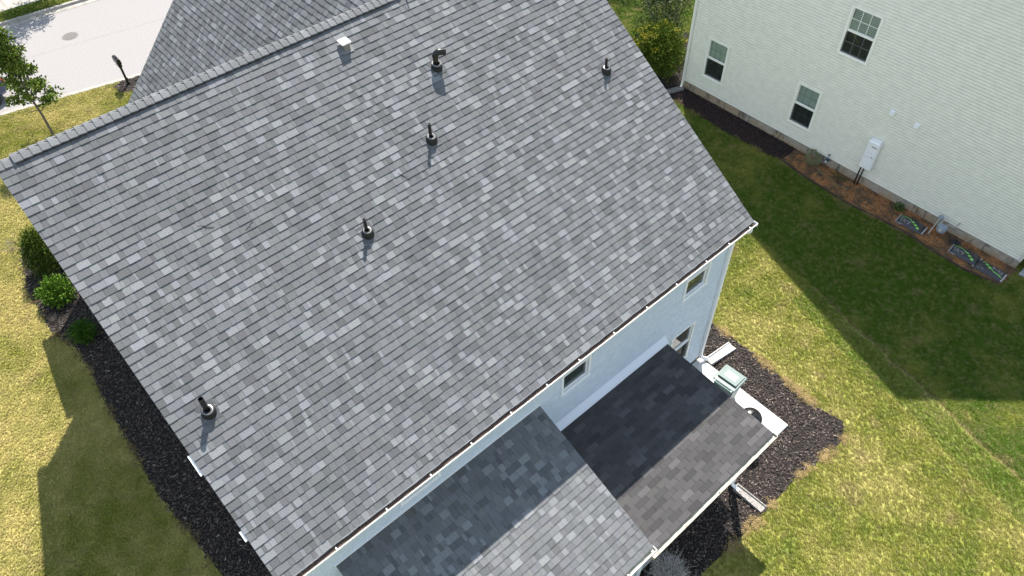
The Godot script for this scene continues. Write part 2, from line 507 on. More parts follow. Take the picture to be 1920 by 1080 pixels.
func grass_color(u: float, w: float) -> Color:
	var a := n_big.get_noise_2d(u, w)
	var b := n_mid.get_noise_2d(u, w)
	var c := n_fine.get_noise_2d(u, w)
	var straw := Color(0.50, 0.43, 0.155)
	var olive := Color(0.245, 0.255, 0.048)
	var green := Color(0.085, 0.145, 0.016)
	var tan_ := Color(0.30, 0.225, 0.11)
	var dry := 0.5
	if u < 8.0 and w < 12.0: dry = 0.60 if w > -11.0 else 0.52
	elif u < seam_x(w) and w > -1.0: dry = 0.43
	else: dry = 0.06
	if w < -22.0 or (u > 20.0 and w < -3.0): dry = -0.05
	dry += a * 0.24 + b * 0.30 + c * 0.2
	var col: Color
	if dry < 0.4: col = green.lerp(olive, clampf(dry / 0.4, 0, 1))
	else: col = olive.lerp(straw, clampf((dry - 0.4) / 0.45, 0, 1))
	var bare := smoothstep(0.42, 0.62, n_mid.get_noise_2d(u * 1.7 + 90.0, w * 1.7 - 40.0) + 0.25 * c)
	col = col.lerp(tan_, bare * 0.4)
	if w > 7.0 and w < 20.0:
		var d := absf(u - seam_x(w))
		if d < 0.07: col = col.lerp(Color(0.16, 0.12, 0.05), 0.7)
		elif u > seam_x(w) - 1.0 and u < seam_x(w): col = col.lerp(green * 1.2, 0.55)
	return col

func lawn_at(p: Vector2) -> bool:
	if p.x > 0.3 and p.x < 12.25 and p.y > -9 and p.y < 6.4: return false
	if p.x > 22.35 and p.x < 34 and p.y > -2.65 and p.y < 10.95: return false
	if p.x > 6.0 and p.x < 12.36 and p.y > 6.0 and p.y < 9.5: return false
	for poly in [bed_left, bed_right, bed_near, soil, bed_shrub, bed_post]:
		if in_poly(p, poly): return false
	if p.y < kerb_z(p.x, -0.16) and p.y > far_z(p.x, 0.14): return false
	if p.y < far_z(p.x, 1.1) and p.y > far_z(p.x, 2.62): return false
	return true

func make_grass() -> void:
	var tufts := []
	for k in 4:
		var b := MB.new()
		for i in 16:
			var o := Vector3(rng.randfn(0, 0.026), 0, rng.randfn(0, 0.026))
			var yaw := rng.randf() * TAU
			var dir := Vector3(cos(yaw), 0, sin(yaw)); var side := Vector3(-sin(yaw), 0, cos(yaw))
			var len_ := rng.randf_range(0.035, 0.075); var lean := rng.randf_range(0.25, 0.95)
			var wd := rng.randf_range(0.003, 0.0055)
			b.col = Color(1, 1, 1) * rng.randf_range(0.7, 1.25)
			var m := o + dir * len_ * lean * 0.45 + Vector3(0, len_ * 0.65, 0)
			var e := o + dir * len_ * lean + Vector3(0, len_ * (0.95 - 0.3 * lean), 0)
			b.quad(o - side * wd, o + side * wd, m + side * wd * 0.8, m - side * wd * 0.8)
			b.tri(m - side * wd * 0.8, m + side * wd * 0.8, e)
		tufts.push_back(b.mesh(M.grass))
	var lists := {}
	var names := [
		"dry yellow-green grass of the side and front lawn", "patchy tan and green grass of the back lawn by the mulch bed",
		"darker green grass of the lawn beside the pale house", "green grass strip between the kerb and the far sidewalk"]
	for k in 4: lists[k] = [[] as Array[Transform3D], [] as Array[Color]]
	var cell := 0.056
	var x := -11.0
	while x < 36.0:
		var z := -31.0
		while z < 21.0:
			var p := Vector2(x + rng.randf_range(-0.04, 0.04), z + rng.randf_range(-0.04, 0.04))
			z += cell
			var q := pix(Vector3(p.x, 0, p.y))
			if q.x < -220 or q.x > 2140 or q.y < -160 or q.y > 1300: continue
			if not lawn_at(p): continue
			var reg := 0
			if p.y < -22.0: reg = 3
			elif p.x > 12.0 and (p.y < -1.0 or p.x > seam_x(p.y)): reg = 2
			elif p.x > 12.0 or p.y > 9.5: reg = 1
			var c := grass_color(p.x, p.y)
			var sc := rng.randf_range(0.75, 1.3)
			if absf(p.x - seam_x(p.y)) < 0.06 and p.y > 7.0: sc *= 0.5
			c = c * rng.randf_range(0.72, 1.3)
			if rng.randf() < 0.16: c = c.lerp(Color(0.40, 0.33, 0.15), 0.6)
			lists[reg][0].push_back(Transform3D(Basis(Vector3(0, 1, 0), rng.randf() * TAU).scaled(Vector3(sc, sc, sc)), Vector3(p.x, 0.0, p.y)))
			lists[reg][1].push_back(c)
		x += cell
	for reg in 4:
		scatter("grass", tufts[reg], lists[reg][0], lists[reg][1], names[reg], "grass")
	# dead straw-coloured clumps creeping over the bed edges
	var tf: Array[Transform3D] = []; var cs: Array[Color] = []
	for e in [[bed_right, 0, 12, 130, 0.08, 0.55], [bed_left, 0, 14, 34, 0.07, 0.25], [soil, 1, 6, 40, 0.06, 0.3], [bed_near, 1, 4, 40, 0.06, 0.3]]:
		var poly: PackedVector2Array = e[0]
		for i in range(e[1], e[2]):
			var a := poly[i]; var bq := poly[i + 1]
			for k in int(a.distance_to(bq) * e[3]):
				var p := a.lerp(bq, rng.randf())
				if n_mid.get_noise_2d(p.x * 3.0, p.y * 3.0) < 0.10: continue
				p += Vector2(rng.randfn(0, e[4]), rng.randfn(0, e[4]))
				var sc := rng.randf_range(0.9, 1.7)
				tf.push_back(Transform3D(Basis(Vector3(0, 1, 0), rng.randf() * TAU).scaled(Vector3(sc, sc * 0.8, sc)), Vector3(p.x, 0.018, p.y)))
				cs.push_back(Color(0.50, 0.37, 0.17) * rng.randf_range(0.6, 1.15) * (1.0 if e[5] > 0.5 else 0.6))
	scatter("dead_grass", tufts[1], tf, cs, "straw-coloured dead grass clumps along the mulch bed edges", "dead grass")

# ---------------------------------------------------------------- shingles
# frame: p0 left end of the eave, uu along it, ss up the slope, nn outward
func shingle_box(b: MB, p0: Vector3, uu: Vector3, ss: Vector3, nn: Vector3, a0: float, a1: float, s0: float, s1: float, hb: float, ht: float) -> void:
	var g := func(a: float, s: float, h: float) -> Vector3: return p0 + uu * a + ss * s + nn * h
	var A: Vector3 = g.call(a0, s0, hb); var B: Vector3 = g.call(a1, s0, hb); var C: Vector3 = g.call(a1, s1, ht); var D: Vector3 = g.call(a0, s1, ht)
	b.quad_uv(A, B, C, D, Vector2(a0, s0), Vector2(a1, s0), Vector2(a1, s1), Vector2(a0, s1))
	var A0: Vector3 = g.call(a0, s0, 0.0); var B0: Vector3 = g.call(a1, s0, 0.0); var C0: Vector3 = g.call(a1, s1, 0.0); var D0: Vector3 = g.call(a0, s1, 0.0)
	b.quad_uv(A0, B0, B, A, Vector2(a0, s0), Vector2(a1, s0), Vector2(a1, s0 + 0.01), Vector2(a0, s0 + 0.01))
	b.quad_uv(B0, C0, C, B, Vector2(a1, s0), Vector2(a1, s1), Vector2(a1 + 0.01, s1), Vector2(a1 + 0.01, s0))
	b.quad_uv(D0, A0, A, D, Vector2(a0, s1), Vector2(a0, s0), Vector2(a0 + 0.01, s0), Vector2(a0 + 0.01, s1))

func tone(style: int) -> Color:
	var k := rng.randf()
	var v: float
	if style == 0:
		if k < 0.16: v = rng.randf_range(0.31, 0.375)
		elif k < 0.32: v = rng.randf_range(0.168, 0.2)
		else: v = rng.randf_range(0.208, 0.272)
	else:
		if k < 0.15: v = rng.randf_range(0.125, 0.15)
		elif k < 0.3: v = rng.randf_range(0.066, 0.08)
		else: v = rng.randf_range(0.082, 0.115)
	var hue := rng.randf()
	var c := Color(v * 0.965, v * 1.005, v * 1.04)
	if hue < 0.22: c = Color(v * 0.975, v * 0.995, v * 1.06)
	elif hue < 0.38: c = Color(v * 0.97, v * 1.015, v * 1.015)
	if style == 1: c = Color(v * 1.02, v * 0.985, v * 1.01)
	return c

func lay_shingles(pieces: Array, owner_: Node, p0: Vector3, uu: Vector3, ss: Vector3, length: float, slope: float, expo: float, style: int, lo = null, hi = null) -> void:
	var nn := uu.cross(ss)
	if nn.y < 0: nn = -nn
	var k := 0
	while k * expo < slope - 0.02:
		var s0 := k * expo + rng.randfn(0, 0.0012)
		var s1 := minf((k + 1) * expo + 0.014, slope)
		var a := 0.0; var e := length
		if lo != null: a = lo.call(s0)
		if hi != null: e = hi.call(s0)
		if e - a < 0.05:
			k += 1
			continue
		var tab := rng.randf() < 0.5
		var start := a
		a += 0.0 if style == 0 else -fmod(k * 0.1317, 0.3333)
		while a < e - 0.004:
			var wd: float
			if style == 0:
				wd = rng.randf_range(0.08, 0.26) if tab else rng.randf_range(0.05, 0.20)
				if rng.randf() < 0.1: wd *= 0.45
			else: wd = 0.3333
			var a1 := minf(a + wd, e)
			if e - a1 < 0.05: a1 = e
			if a1 > start + 0.01:
				var th := rng.randf_range(0.0185, 0.0215) if tab else rng.randf_range(0.0135, 0.016)
				if style == 1: th = rng.randf_range(0.0075, 0.009)
				var gap := 0.0018 if style == 0 else 0.0036
				pieces.push_back([owner_, p0, uu, ss, nn, maxf(a, start) + gap, a1 - gap, s0, s1, th, tone(style)])
			a = a1
			if rng.randf() < 0.8: tab = not tab
		k += 1

func commit_shingles(pieces: Array, most: int) -> void:
	var order := []
	for i in pieces.size():
		var p: Array = pieces[i]
		var mid: Vector3 = p[1] + p[2] * (p[5] + p[6]) * 0.5 + p[3] * (p[7] + p[8]) * 0.5
		var q := pix(mid)
		var w := 0.0
		if q.x > 12 and q.x < 1908 and q.y > 10 and q.y < 1070:
			w = (p[6] - p[5]) * absf((CAM - mid).normalized().dot(p[4])) / (q.z * q.z)
			var so := mid + Vector3(0, 0.05, 0)
			if p[1].z > 9.0 and so.y > 2.4 and p[0].name == "porch_roof" and mid.x < 6.2: w = 0.0
		order.push_back([w, i])
	order.sort_custom(func(x, y): return x[0] > y[0] or (x[0] == y[0] and x[1] < y[1]))
	var single := {}
	for i in mini(most, order.size()): single[order[i][1]] = true
	var merged := {}
	for i in pieces.size():
		var p: Array = pieces[i]
		var b: MB
		if single.has(i): b = MB.new()
		else:
			if not merged.has(p[0]): merged[p[0]] = MB.new()
			b = merged[p[0]]
		b.col = p[10]
		shingle_box(b, p[1], p[2], p[3], p[4], p[5], p[6], p[7], p[8], p[9], 0.0035)
		if single.has(i): put(b, "shingle", M.shingle, p[0])
	for o in merged:
		var mi := put(merged[o], "shingles", M.shingle, o)
		mi.set_meta("kind", "stuff")

# ---------------------------------------------------------------- walls
func lap_at(t: float) -> float:
	if t < 0.22: return lerpf(0.006, LAP, t / 0.22)
	if t < 0.5: return LAP
	return lerpf(LAP, 0.0, (t - 0.5) / 0.5)

# lap siding: o bottom corner, aa along, nn outward; openings [a0, a1, y0, y1]; lim(y) -> Vector2 span
func siding(b: MB, o: Vector3, aa: Vector3, nn: Vector3, y0: float, y1: float, expo: float, lim: Callable, holes: Array) -> void:
	var y := y0
	while y < y1 - 0.005:
		var ye := minf(y + expo, y1)
		var cuts := [y, ye]
		for h in holes:
			for e in [h[2], h[3]]:
				if e > y + 0.001 and e < ye - 0.001: cuts.push_back(e)
		cuts.sort()
		for i in cuts.size() - 1:
			var ya: float = cuts[i]; var yb: float = cuts[i + 1]
			var sp: Vector2 = lim.call((y + ye) * 0.5)
			if sp.y - sp.x < 0.02: continue
			var spans := [[sp.x, sp.y]]
			for h in holes:
				if h[2] < (ya + yb) * 0.5 and h[3] > (ya + yb) * 0.5:
					var nx := []
					for s in spans:
						if h[1] <= s[0] or h[0] >= s[1]: nx.push_back(s)
						else:
							if h[0] > s[0]: nx.push_back([s[0], h[0]])
							if h[1] < s[1]: nx.push_back([h[1], s[1]])
					spans = nx
			for s in spans:
				var steps := [ya]
				for fr in [0.22, 0.5]:
					if y + expo * fr > ya + 0.001 and y + expo * fr < yb - 0.001: steps.push_back(y + expo * fr)
				steps.push_back(yb)
				for j in steps.size() - 1:
					var sa: float = steps[j]; var sb: float = steps[j + 1]
					var oa := lap_at((sa - y) / expo); var ob := lap_at((sb - y) / expo)
					var a = o + aa * s[0] + Vector3(0, sa, 0) + nn * oa; var c = o + aa * s[1] + Vector3(0, sa, 0) + nn * oa
					var d = o + aa * s[1] + Vector3(0, sb, 0) + nn * ob; var e = o + aa * s[0] + Vector3(0, sb, 0) + nn * ob
					if aa.cross(Vector3(0, 1, 0)).dot(nn) > 0: b.quad(a, c, d, e)
					else: b.quad(c, a, e, d)
					if i == 0 and j == 0:
						var f = a - nn * 0.006; var g = c - nn * 0.006
						if aa.cross(Vector3(0, 1, 0)).dot(nn) > 0: b.quad(f, g, c, a)
						else: b.quad(g, f, a, c)
		y = ye

# a double-hung window; o bottom-left corner on the wall, aa along the wall
func window(parent: Node, o: Vector3, aa: Vector3, nn: Vector3, w: float, h: float, fm: Material, cols: int, opt := {}) -> void:
	var bs := Basis(aa, Vector3(0, 1, 0), nn)
	var at := func(a: float, y: float, d: float) -> Vector3: return o + aa * a + Vector3(0, y, 0) + nn * d
	var bar := func(b: MB, a0: float, a1: float, y0: float, y1: float, d0: float, d1: float) -> void:
		b.obox(at.call((a0 + a1) / 2, (y0 + y1) / 2, (d0 + d1) / 2), bs, Vector3(absf(a1 - a0) / 2, (y1 - y0) / 2, (d1 - d0) / 2))
	var fw: float = 0.072 if cols > 0 else 0.052
	var b := MB.new()
	bar.call(b, -0.01, fw, 0.0, h, -0.05, 0.045); bar.call(b, w - fw, w + 0.01, 0.0, h, -0.05, 0.045)
	bar.call(b, fw, w - fw, h - fw, h, -0.05, 0.033); bar.call(b, fw, w - fw, 0.0, fw * 0.8, -0.05, 0.033)
	bar.call(b, fw, w - fw, h * 0.5 - 0.028, h * 0.5 + 0.028, -0.045, 0.02)
	bar.call(b, -0.03, w + 0.03, -0.022, 0.0, -0.02, 0.055)
	var win := put(b, "window", fm, parent)
	# sashes
	for k in 2:
		var ya := fw * 0.8 if k == 0 else h * 0.5 + 0.028
		var yb := h * 0.5 - 0.028 if k == 0 else h - fw
		var dd := -0.03 if k == 0 else -0.012
		var s := MB.new(); var t := 0.020
		bar.call(s, fw, fw + t, ya, yb, dd - 0.018, dd + 0.006); bar.call(s, w - fw - t, w - fw, ya, yb, dd - 0.018, dd + 0.006)
		bar.call(s, fw + t, w - fw - t, ya, ya + t, dd - 0.017, dd + 0.005); bar.call(s, fw + t, w - fw - t, yb - t, yb, dd - 0.017, dd + 0.005)
		put(s, "sash", fm, win)
		var pane := MB.new()
		pane.quad(at.call(fw + t, ya + t, dd - 0.006), at.call(w - fw - t, ya + t, dd - 0.006), at.call(w - fw - t, yb - t, dd - 0.006), at.call(fw + t, yb - t, dd - 0.006))
		put(pane, "pane", M.glass if opt.get("coated", false) else M.glass_clear, win)
		if cols > 0:
			var m := MB.new()
			for c in range(1, cols):
				var ac := lerpf(fw + t, w - fw - t, float(c) / cols)
				bar.call(m, ac - 0.009, ac + 0.009, ya + t, yb - t, dd - 0.004, dd + 0.003)
			var ym := (ya + yb) / 2
			bar.call(m, fw + t, w - fw - t, ym - 0.009, ym + 0.009, dd - 0.0035, dd + 0.0025)
			put(m, "grille", fm if opt.get("white_grille", false) else M.grille, win)
		if k == 0 and opt.get("screen", true):
			var sc := MB.new()
			sc.quad(at.call(fw, ya, 0.004), at.call(w - fw, ya, 0.004), at.call(w - fw, yb, 0.004), at.call(fw, yb, 0.004))
			put(sc, "insect_screen", M.screen, win)
	if opt.has("reflection"):  # wavy slats stand in for a reflection in the upper sash
		var y0: float = opt.reflection[0] * h; var y1: float = h - 0.02
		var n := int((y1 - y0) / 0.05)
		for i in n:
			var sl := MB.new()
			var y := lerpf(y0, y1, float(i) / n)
			var sag: float = opt.reflection[1]
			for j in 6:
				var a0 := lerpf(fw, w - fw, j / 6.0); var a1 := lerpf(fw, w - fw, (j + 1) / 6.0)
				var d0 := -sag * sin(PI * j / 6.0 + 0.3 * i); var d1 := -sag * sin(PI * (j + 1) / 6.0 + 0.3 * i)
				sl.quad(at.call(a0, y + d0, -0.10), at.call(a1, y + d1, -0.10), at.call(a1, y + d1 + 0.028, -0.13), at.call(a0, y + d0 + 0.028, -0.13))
			put(sl, "reflection_slat", M.reflection, win)
	if opt.has("shade"):  # sheet added behind the glass, standing in for its pale reflection
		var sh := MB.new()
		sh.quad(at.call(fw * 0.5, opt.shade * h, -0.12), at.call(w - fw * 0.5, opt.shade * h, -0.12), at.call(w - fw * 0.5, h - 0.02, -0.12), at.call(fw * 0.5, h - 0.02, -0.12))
		put(sh, "reflection_sheet", M.reflection, win)

func gutter(parent: Node, x0: float, x1: float, y: float, z0: float, z1: float, m: Material, hangers: Array, fill: Material) -> MeshInstance3D:
	# K profile: back, floor, ogee front, lip
	var pr := [[z0, y + 0.0], [z0, y - 0.105], [z1 - 0.035, y - 0.105], [z1 - 0.006, y - 0.055], [z1, y - 0.012], [z1, y + 0.004], [z1 - 0.011, y + 0.004], [z1 - 0.011, y - 0.010], [z1 - 0.010, y - 0.050], [z1 - 0.038, y - 0.101], [z0 + 0.004, y - 0.101], [z0 + 0.004, y]]
	var a := []; var c := []
	for q in pr:
		a.push_back(Vector3(x0, q[1], q[0])); c.push_back(Vector3(x1, q[1], q[0]))
	var b := MB.new()
	b.loft([c, a], true, false, false)
	for x in [x0, x1]:
		b.box(Vector3(x - 0.004, y - 0.106, z0 - 0.001), Vector3(x + 0.004, y + 0.005, z1 + 0.001))
	var g := put(b, "gutter", m, parent)
	for x in hangers:
		var hb := MB.new()
		hb.box(Vector3(x - 0.010, y - 0.010, z1 - 0.062), Vector3(x + 0.010, y + 0.007, z1 - 0.012))
		put(hb, "hanger", m, g)
	var f := MB.new()
	var x := x0 + 0.01
	while x < x1 - 0.011:
		var xn := minf(x + 0.09, x1 - 0.01)
		var ha := y - 0.045 + 0.02 * n_fine.get_noise_2d(x * 2.2, y); var hb2 := y - 0.045 + 0.02 * n_fine.get_noise_2d(xn * 2.2, y)
		f.quad(Vector3(x, ha, z1 - 0.022), Vector3(xn, hb2, z1 - 0.022), Vector3(xn, hb2 - 0.008, z0 + 0.005), Vector3(x, ha - 0.008, z0 + 0.005))
		x = xn
	put(f, "leaf_litter" if fill == M.debris else "gutter_floor", fill, g)
	return g

func pipe_rect(b: MB, pts: Array, hw: float, hd: float) -> void:
	# rectangular downspout through points, kept square to the x axis
	var rings := []
	for i in pts.size():
		var d: Vector3 = (pts[mini(i + 1, pts.size() - 1)] - pts[maxi(i - 1, 0)]).normalized()
		var s := Vector3(0, 0, 1).cross(d)
		if s.length() < 0.3: s = Vector3(1, 0, 0)
		s = s.normalized()
		var t := d.cross(s).normalized()
		rings.push_back([pts[i] + s * hw + t * hd, pts[i] - s * hw + t * hd, pts[i] - s * hw - t * hd, pts[i] + s * hw - t * hd])
	b.loft(rings, true, true, true)


const LAP := 0.025
const W := 12.464
const D := 6.762
const EY := 5.70
const RY := 10.33

func make_house() -> void:
	var hs := thing("house", Vector3(6.2, 0, 0), "two storey house with grey shingle roof seen from above, shed roof and porch roof behind", "house")
	var wz := 6.46
	# walls
	var openings := [[10.66 - 0.2, 11.54 - 0.2, 3.99, 5.30], [6.63 - 0.2, 7.49 - 0.2, 4.07, 5.38], [2.46 - 0.2, 3.38 - 0.2, 4.70, 5.38], [10.60 - 0.2, 11.52 - 0.2, 0.96, 2.52]]
	var b := MB.new()
	siding(b, Vector3(0.2, 0, wz), Vector3(1, 0, 0), Vector3(0, 0, 1), 0.25, 5.52, 0.115, func(_y): return Vector2(0, 12.08), openings)
	put(b, "back_wall", M.siding, hs)
	var slope := (RY - EY) / D
	var gable := func(y: float) -> Vector2:
		if y < EY - 0.25: return Vector2(-6.2, wz)
		var z := (RY - 0.22 - y) / slope
		return Vector2(maxf(-6.2, -z), minf(wz, z))
	for k in 2:
		b = MB.new()
		var x := 0.2 if k == 0 else 12.28
		siding(b, Vector3(x, 0, 0), Vector3(0, 0, 1), Vector3(-1 if k == 0 else 1, 0, 0), 0.25, RY - 0.25, 0.115, gable, [])
		put(b, "side_wall", M.siding, hs)
	b = MB.new()
	siding(b, Vector3(0.2, 0, -6.2), Vector3(1, 0, 0), Vector3(0, 0, -1), 0.25, 5.9, 0.2, func(_y): return Vector2(0, 12.08), [])
	put(b, "front_wall", M.siding, hs)
	b = MB.new()
	b.box(Vector3(0.22, -0.05, -6.18), Vector3(12.26, 0.25, wz - 0.02))
	put(b, "foundation", M.concrete, hs)
	b = MB.new()
	b.box(Vector3(12.24, 0.25, wz + 0.005), Vector3(12.30, 5.5, wz + 0.03)); b.box(Vector3(12.27, 0.25, wz - 0.09), Vector3(12.305, 5.5, wz + 0.004))
	put(b, "corner_trim", M.white, hs)
	# windows
	var aa := Vector3(1, 0, 0); var nn := Vector3(0, 0, 1)
	window(hs, Vector3(10.66, 3.99, wz), aa, nn, 0.88, 1.31, M.white, 0, {"screen": false, "white_grille": true})
	window(hs, Vector3(6.63, 4.07, wz), aa, nn, 0.86, 1.31, M.white, 0, {"screen": false, "white_grille": true})
	window(hs, Vector3(2.46, 4.70, wz), aa, nn, 0.92, 0.68, M.white, 0, {"screen": false})
	window(hs, Vector3(10.60, 0.96, wz), aa, nn, 0.92, 1.56, M.white, 0, {"shade": 0.72})  # sheet behind the upper sash imitates a pale reflection
	# main roof
	var sl := Vector3(0, RY - EY, -D).normalized(); var slen := Vector2(D, RY - EY).length()
	var up := Vector3(1, 0, 0).cross(sl).normalized()
	if up.y < 0: up = -up
	var pieces := []
	b = MB.new()
	var dk := func(mb: MB, x0: float, x1: float, pa: Vector3, pb: Vector3, off: float, th: float) -> void:
		# slab between eave point pa and ridge point pb (x ignored)
		var d := (pb - pa).normalized(); var n2 := Vector3(1, 0, 0).cross(d).normalized()
		if n2.y < 0: n2 = -n2
		var q := []
		for h in [-off - th, -off]:
			for e in [[x0, pa], [x1, pa], [x1, pb], [x0, pb]]:
				q.push_back(Vector3(e[0], e[1].y, e[1].z) + n2 * h)
		if pb.z > pa.z:
			q = [q[1], q[0], q[3], q[2], q[5], q[4], q[7], q[6]]
		mb.hexa(q)
	dk.call(b, 0.015, W - 0.015, Vector3(0, EY, D - 0.012), Vector3(0, RY, 0), 0.0, 0.03)
	var roof := put(b, "roof", M.deck, hs)
	lay_shingles(pieces, roof, Vector3(0, EY, D), Vector3(1, 0, 0), sl, W, slen - 0.05, slen / 57.0, 0)
	for x in [0.03, W - 0.03]:
		b = MB.new()
		dk.call(b, x - 0.012, x + 0.012, Vector3(0, EY - 0.005, D - 0.02), Vector3(0, RY - 0.005, 0), 0.031, 0.16)
		put(b, "rake_board", M.white, hs)
	for q in [[4.64, 4.96], [5.86, 6.02]]:
		b = MB.new()
		dk.call(b, -0.045, 0.012, Vector3(0, RY - slope * q[1], q[1]), Vector3(0, RY - slope * q[0], q[0]), 0.012, 0.05)
		put(b, "rake_trim", M.white, hs)
	# front slope and its eave (hidden behind the ridge)
	b = MB.new()
	dk.call(b, 0.0, W, Vector3(0, RY - slope * 6.35, -6.35), Vector3(0, RY, 0), -0.004, 0.06)
	put(b, "roof_slope", mat(lin(0.2, 0.205, 0.21), 0.95), hs)
	b = MB.new()
	b.quad(Vector3(0.2, 5.52, wz), Vector3(12.28, 5.52, wz), Vector3(12.28, 5.56, D - 0.03), Vector3(0.2, 5.56, D - 0.03))
	b.box(Vector3(0.02, 5.50, D - 0.045), Vector3(W - 0.02, 5.655, D - 0.02))
	put(b, "eave_soffit", M.white, hs)
	gutter(hs, 0.02, W + 0.03, EY - 0.018, D - 0.016, D + 0.118, M.white, [0.2, 1.03, 2.06, 3.02, 3.96, 4.93, 5.86, 6.74, 7.74, 8.74, 9.69, 10.69, 11.49, 12.25], M.debris)
	# downspout at the corner of the back wall
	b = MB.new()
	pipe_rect(b, [Vector3(12.33, 5.60, D + 0.06), Vector3(12.33, 5.50, D + 0.07), Vector3(12.30, 5.28, wz + 0.10), Vector3(12.26, 5.12, wz + 0.06), Vector3(12.26, 0.42, wz + 0.06), Vector3(12.28, 0.26, wz + 0.09), Vector3(12.42, 0.15, wz + 0.22)], 0.045, 0.035)
	put(b, "downspout", M.white, hs)
	# ridge vent and caps
	b = MB.new()
	var ridge_up := 0.040
	for sd in [-1, 1]:
		var a := Vector3(0.40, RY + 0.004, 0); var dz := Vector3(0, -slope, 1.0 * sd).normalized()
		if sd == -1: dz = Vector3(0, -slope, -1).normalized()
		var n3 := Vector3(0, 1.0, slope * sd).normalized()
		var x0 := 0.40; var x1 := 7.95
		var q := [Vector3(x0, a.y, 0) + dz * 0.155, Vector3(x1, a.y, 0) + dz * 0.155, Vector3(x1, a.y, 0), Vector3(x0, a.y, 0)]
		if sd == -1: q = [q[1], q[0], q[3], q[2]]
		b.hexa([q[0], q[1], q[2], q[3], q[0] + n3 * ridge_up, q[1] + n3 * ridge_up, q[2] + n3 * ridge_up, q[3] + n3 * ridge_up])
	var vent := put(b, "ridge_vent", M.vent_dark, hs)
	var x := -0.01
	while x < W:
		var on_vent := x > 0.28 and x < 7.72
		var lift := (ridge_up + 0.004) if on_vent else 0.012
		var e := 0.150
		b = MB.new()
		b.col = tone(0).lerp(Color(0.33, 0.337, 0.345), 0.65) * rng.randf_range(0.9, 1.1)
		cap_piece(b, x, minf(x + e + 0.012, W + 0.01), Vector3(0, RY + 0.006, 0), slope, slope, lift, 0.168, on_vent)
		put(b, "ridge_cap", M.shingle, vent)
		x += e
	# front gable, ridge running to the street
	var gx := 8.14; var gs := 1.0128; var gz0 := -7.82
	var gl := 3.05; var gy := RY - gs * (gx - gl)
	b = MB.new()
	b.hexa([Vector3(gl, gy - 0.06, 0.0 - 0.02), Vector3(gx, RY - 0.06, -0.02), Vector3(gx, RY - 0.06, gz0 + 0.01), Vector3(gl, gy - 0.06, gz0 + 0.01), Vector3(gl, gy, -0.02), Vector3(gx, RY, -0.02), Vector3(gx, RY, gz0 + 0.01), Vector3(gl, gy, gz0 + 0.01)])
	b.hexa([Vector3(gx, RY - 0.06, -0.02), Vector3(2 * gx - gl, gy - 0.06, -0.02), Vector3(2 * gx - gl, gy - 0.06, gz0), Vector3(gx, RY - 0.06, gz0), Vector3(gx, RY, -0.02), Vector3(2 * gx - gl, gy, -0.02), Vector3(2 * gx - gl, gy, gz0), Vector3(gx, RY, gz0)])
	var groof := put(b, "gable_roof", M.deck, hs)
	var gsl := Vector3(gx - gl, RY - gy, 0).normalized(); var glen := Vector2(gx - gl, RY - gy).length()
	# eave of the gable's left slope runs along z; only above the main front slope
	var lim_hi := func(s: float) -> float:
		var y := gy + gsl.y * s
		return -gz0 - (RY - y) / slope + 0.3 if y < RY else -gz0
	lay_shingles(pieces, groof, Vector3(gl, gy + 0.001, gz0), Vector3(0, 0, 1), gsl, -gz0, glen, slen / 57.0, 0, null, lim_hi)
	b = MB.new()
	for sd in [0, 1]:
		var xa := gl if sd == 0 else 2 * gx - gl
		b.hexa([Vector3(minf(xa, gx), 0, gz0 + 0.3), Vector3(maxf(xa, gx), 0, gz0 + 0.3), Vector3(maxf(xa, gx), 0, gz0 + 0.26), Vector3(minf(xa, gx), 0, gz0 + 0.26),
			Vector3(minf(xa, gx), (gy if sd == 0 else RY) - 0.08, gz0 + 0.3), Vector3(maxf(xa, gx), (RY if sd == 0 else gy) - 0.08, gz0 + 0.3), Vector3(maxf(xa, gx), (RY if sd == 0 else gy) - 0.08, gz0 + 0.26), Vector3(minf(xa, gx), (gy if sd == 0 else RY) - 0.08, gz0 + 0.26)])
	put(b, "gable_wall", M.siding, hs)
	# front porch roof, hidden; its outline shows in the shadow on the side lawn
	b = MB.new()
	b.hexa([Vector3(0, 3.05, -9.0), Vector3(0, 3.77, -6.2), Vector3(3.1, 3.77, -6.2), Vector3(3.1, 3.05, -9.0), Vector3(0, 3.2, -9.0), Vector3(0, 3.92, -6.2), Vector3(3.1, 3.92, -6.2), Vector3(3.1, 3.2, -9.0)])
	put(b, "front_porch_roof", M.shingle, hs)
	b = MB.new()
	b.box(Vector3(0.25, 0, -8.75), Vector3(3.1, 3.12, -6.2))
	put(b, "front_porch_wall", M.siding, hs)
	# shed roof over the back room
	var sa := Vector3(0.93, 4.395, wz); var se := Vector3(0.93, 3.10, 9.86)
	var ssl := (sa - se).normalized(); var sslen := sa.distance_to(se)
	b = MB.new()
	dk.call(b, 0.945, 5.975, se + Vector3(0, 0, -0.01), sa, 0.0, 0.03)
	var shed := put(b, "shed_roof", M.deck, hs)
	lay_shingles(pieces, shed, se, Vector3(1, 0, 0), ssl, 5.06, sslen, 0.1437, 0)
	for xx in [0.95, 5.97]:
		b = MB.new()
		dk.call(b, xx - 0.012, xx + 0.012, se, sa, 0.031, 0.16)
		put(b, "rake_board", M.white, hs)
	b = MB.new()
	b.box(Vector3(0.90, 4.40, wz + 0.015), Vector3(6.02, 4.43, wz + 0.05))
	put(b, "wall_flashing", M.white, hs)
	b = MB.new()
	siding(b, Vector3(1.05, 0, wz), Vector3(0, 0, 1), Vector3(-1, 0, 0), 0.25, 4.3, 0.115, func(y): return Vector2(0, minf(3.2, (4.32 - y) / 0.381)), [])
	siding(b, Vector3(5.87, 0, wz), Vector3(0, 0, 1), Vector3(1, 0, 0), 0.25, 4.3, 0.115, func(y): return Vector2(0, minf(3.2, (4.32 - y) / 0.381)), [])
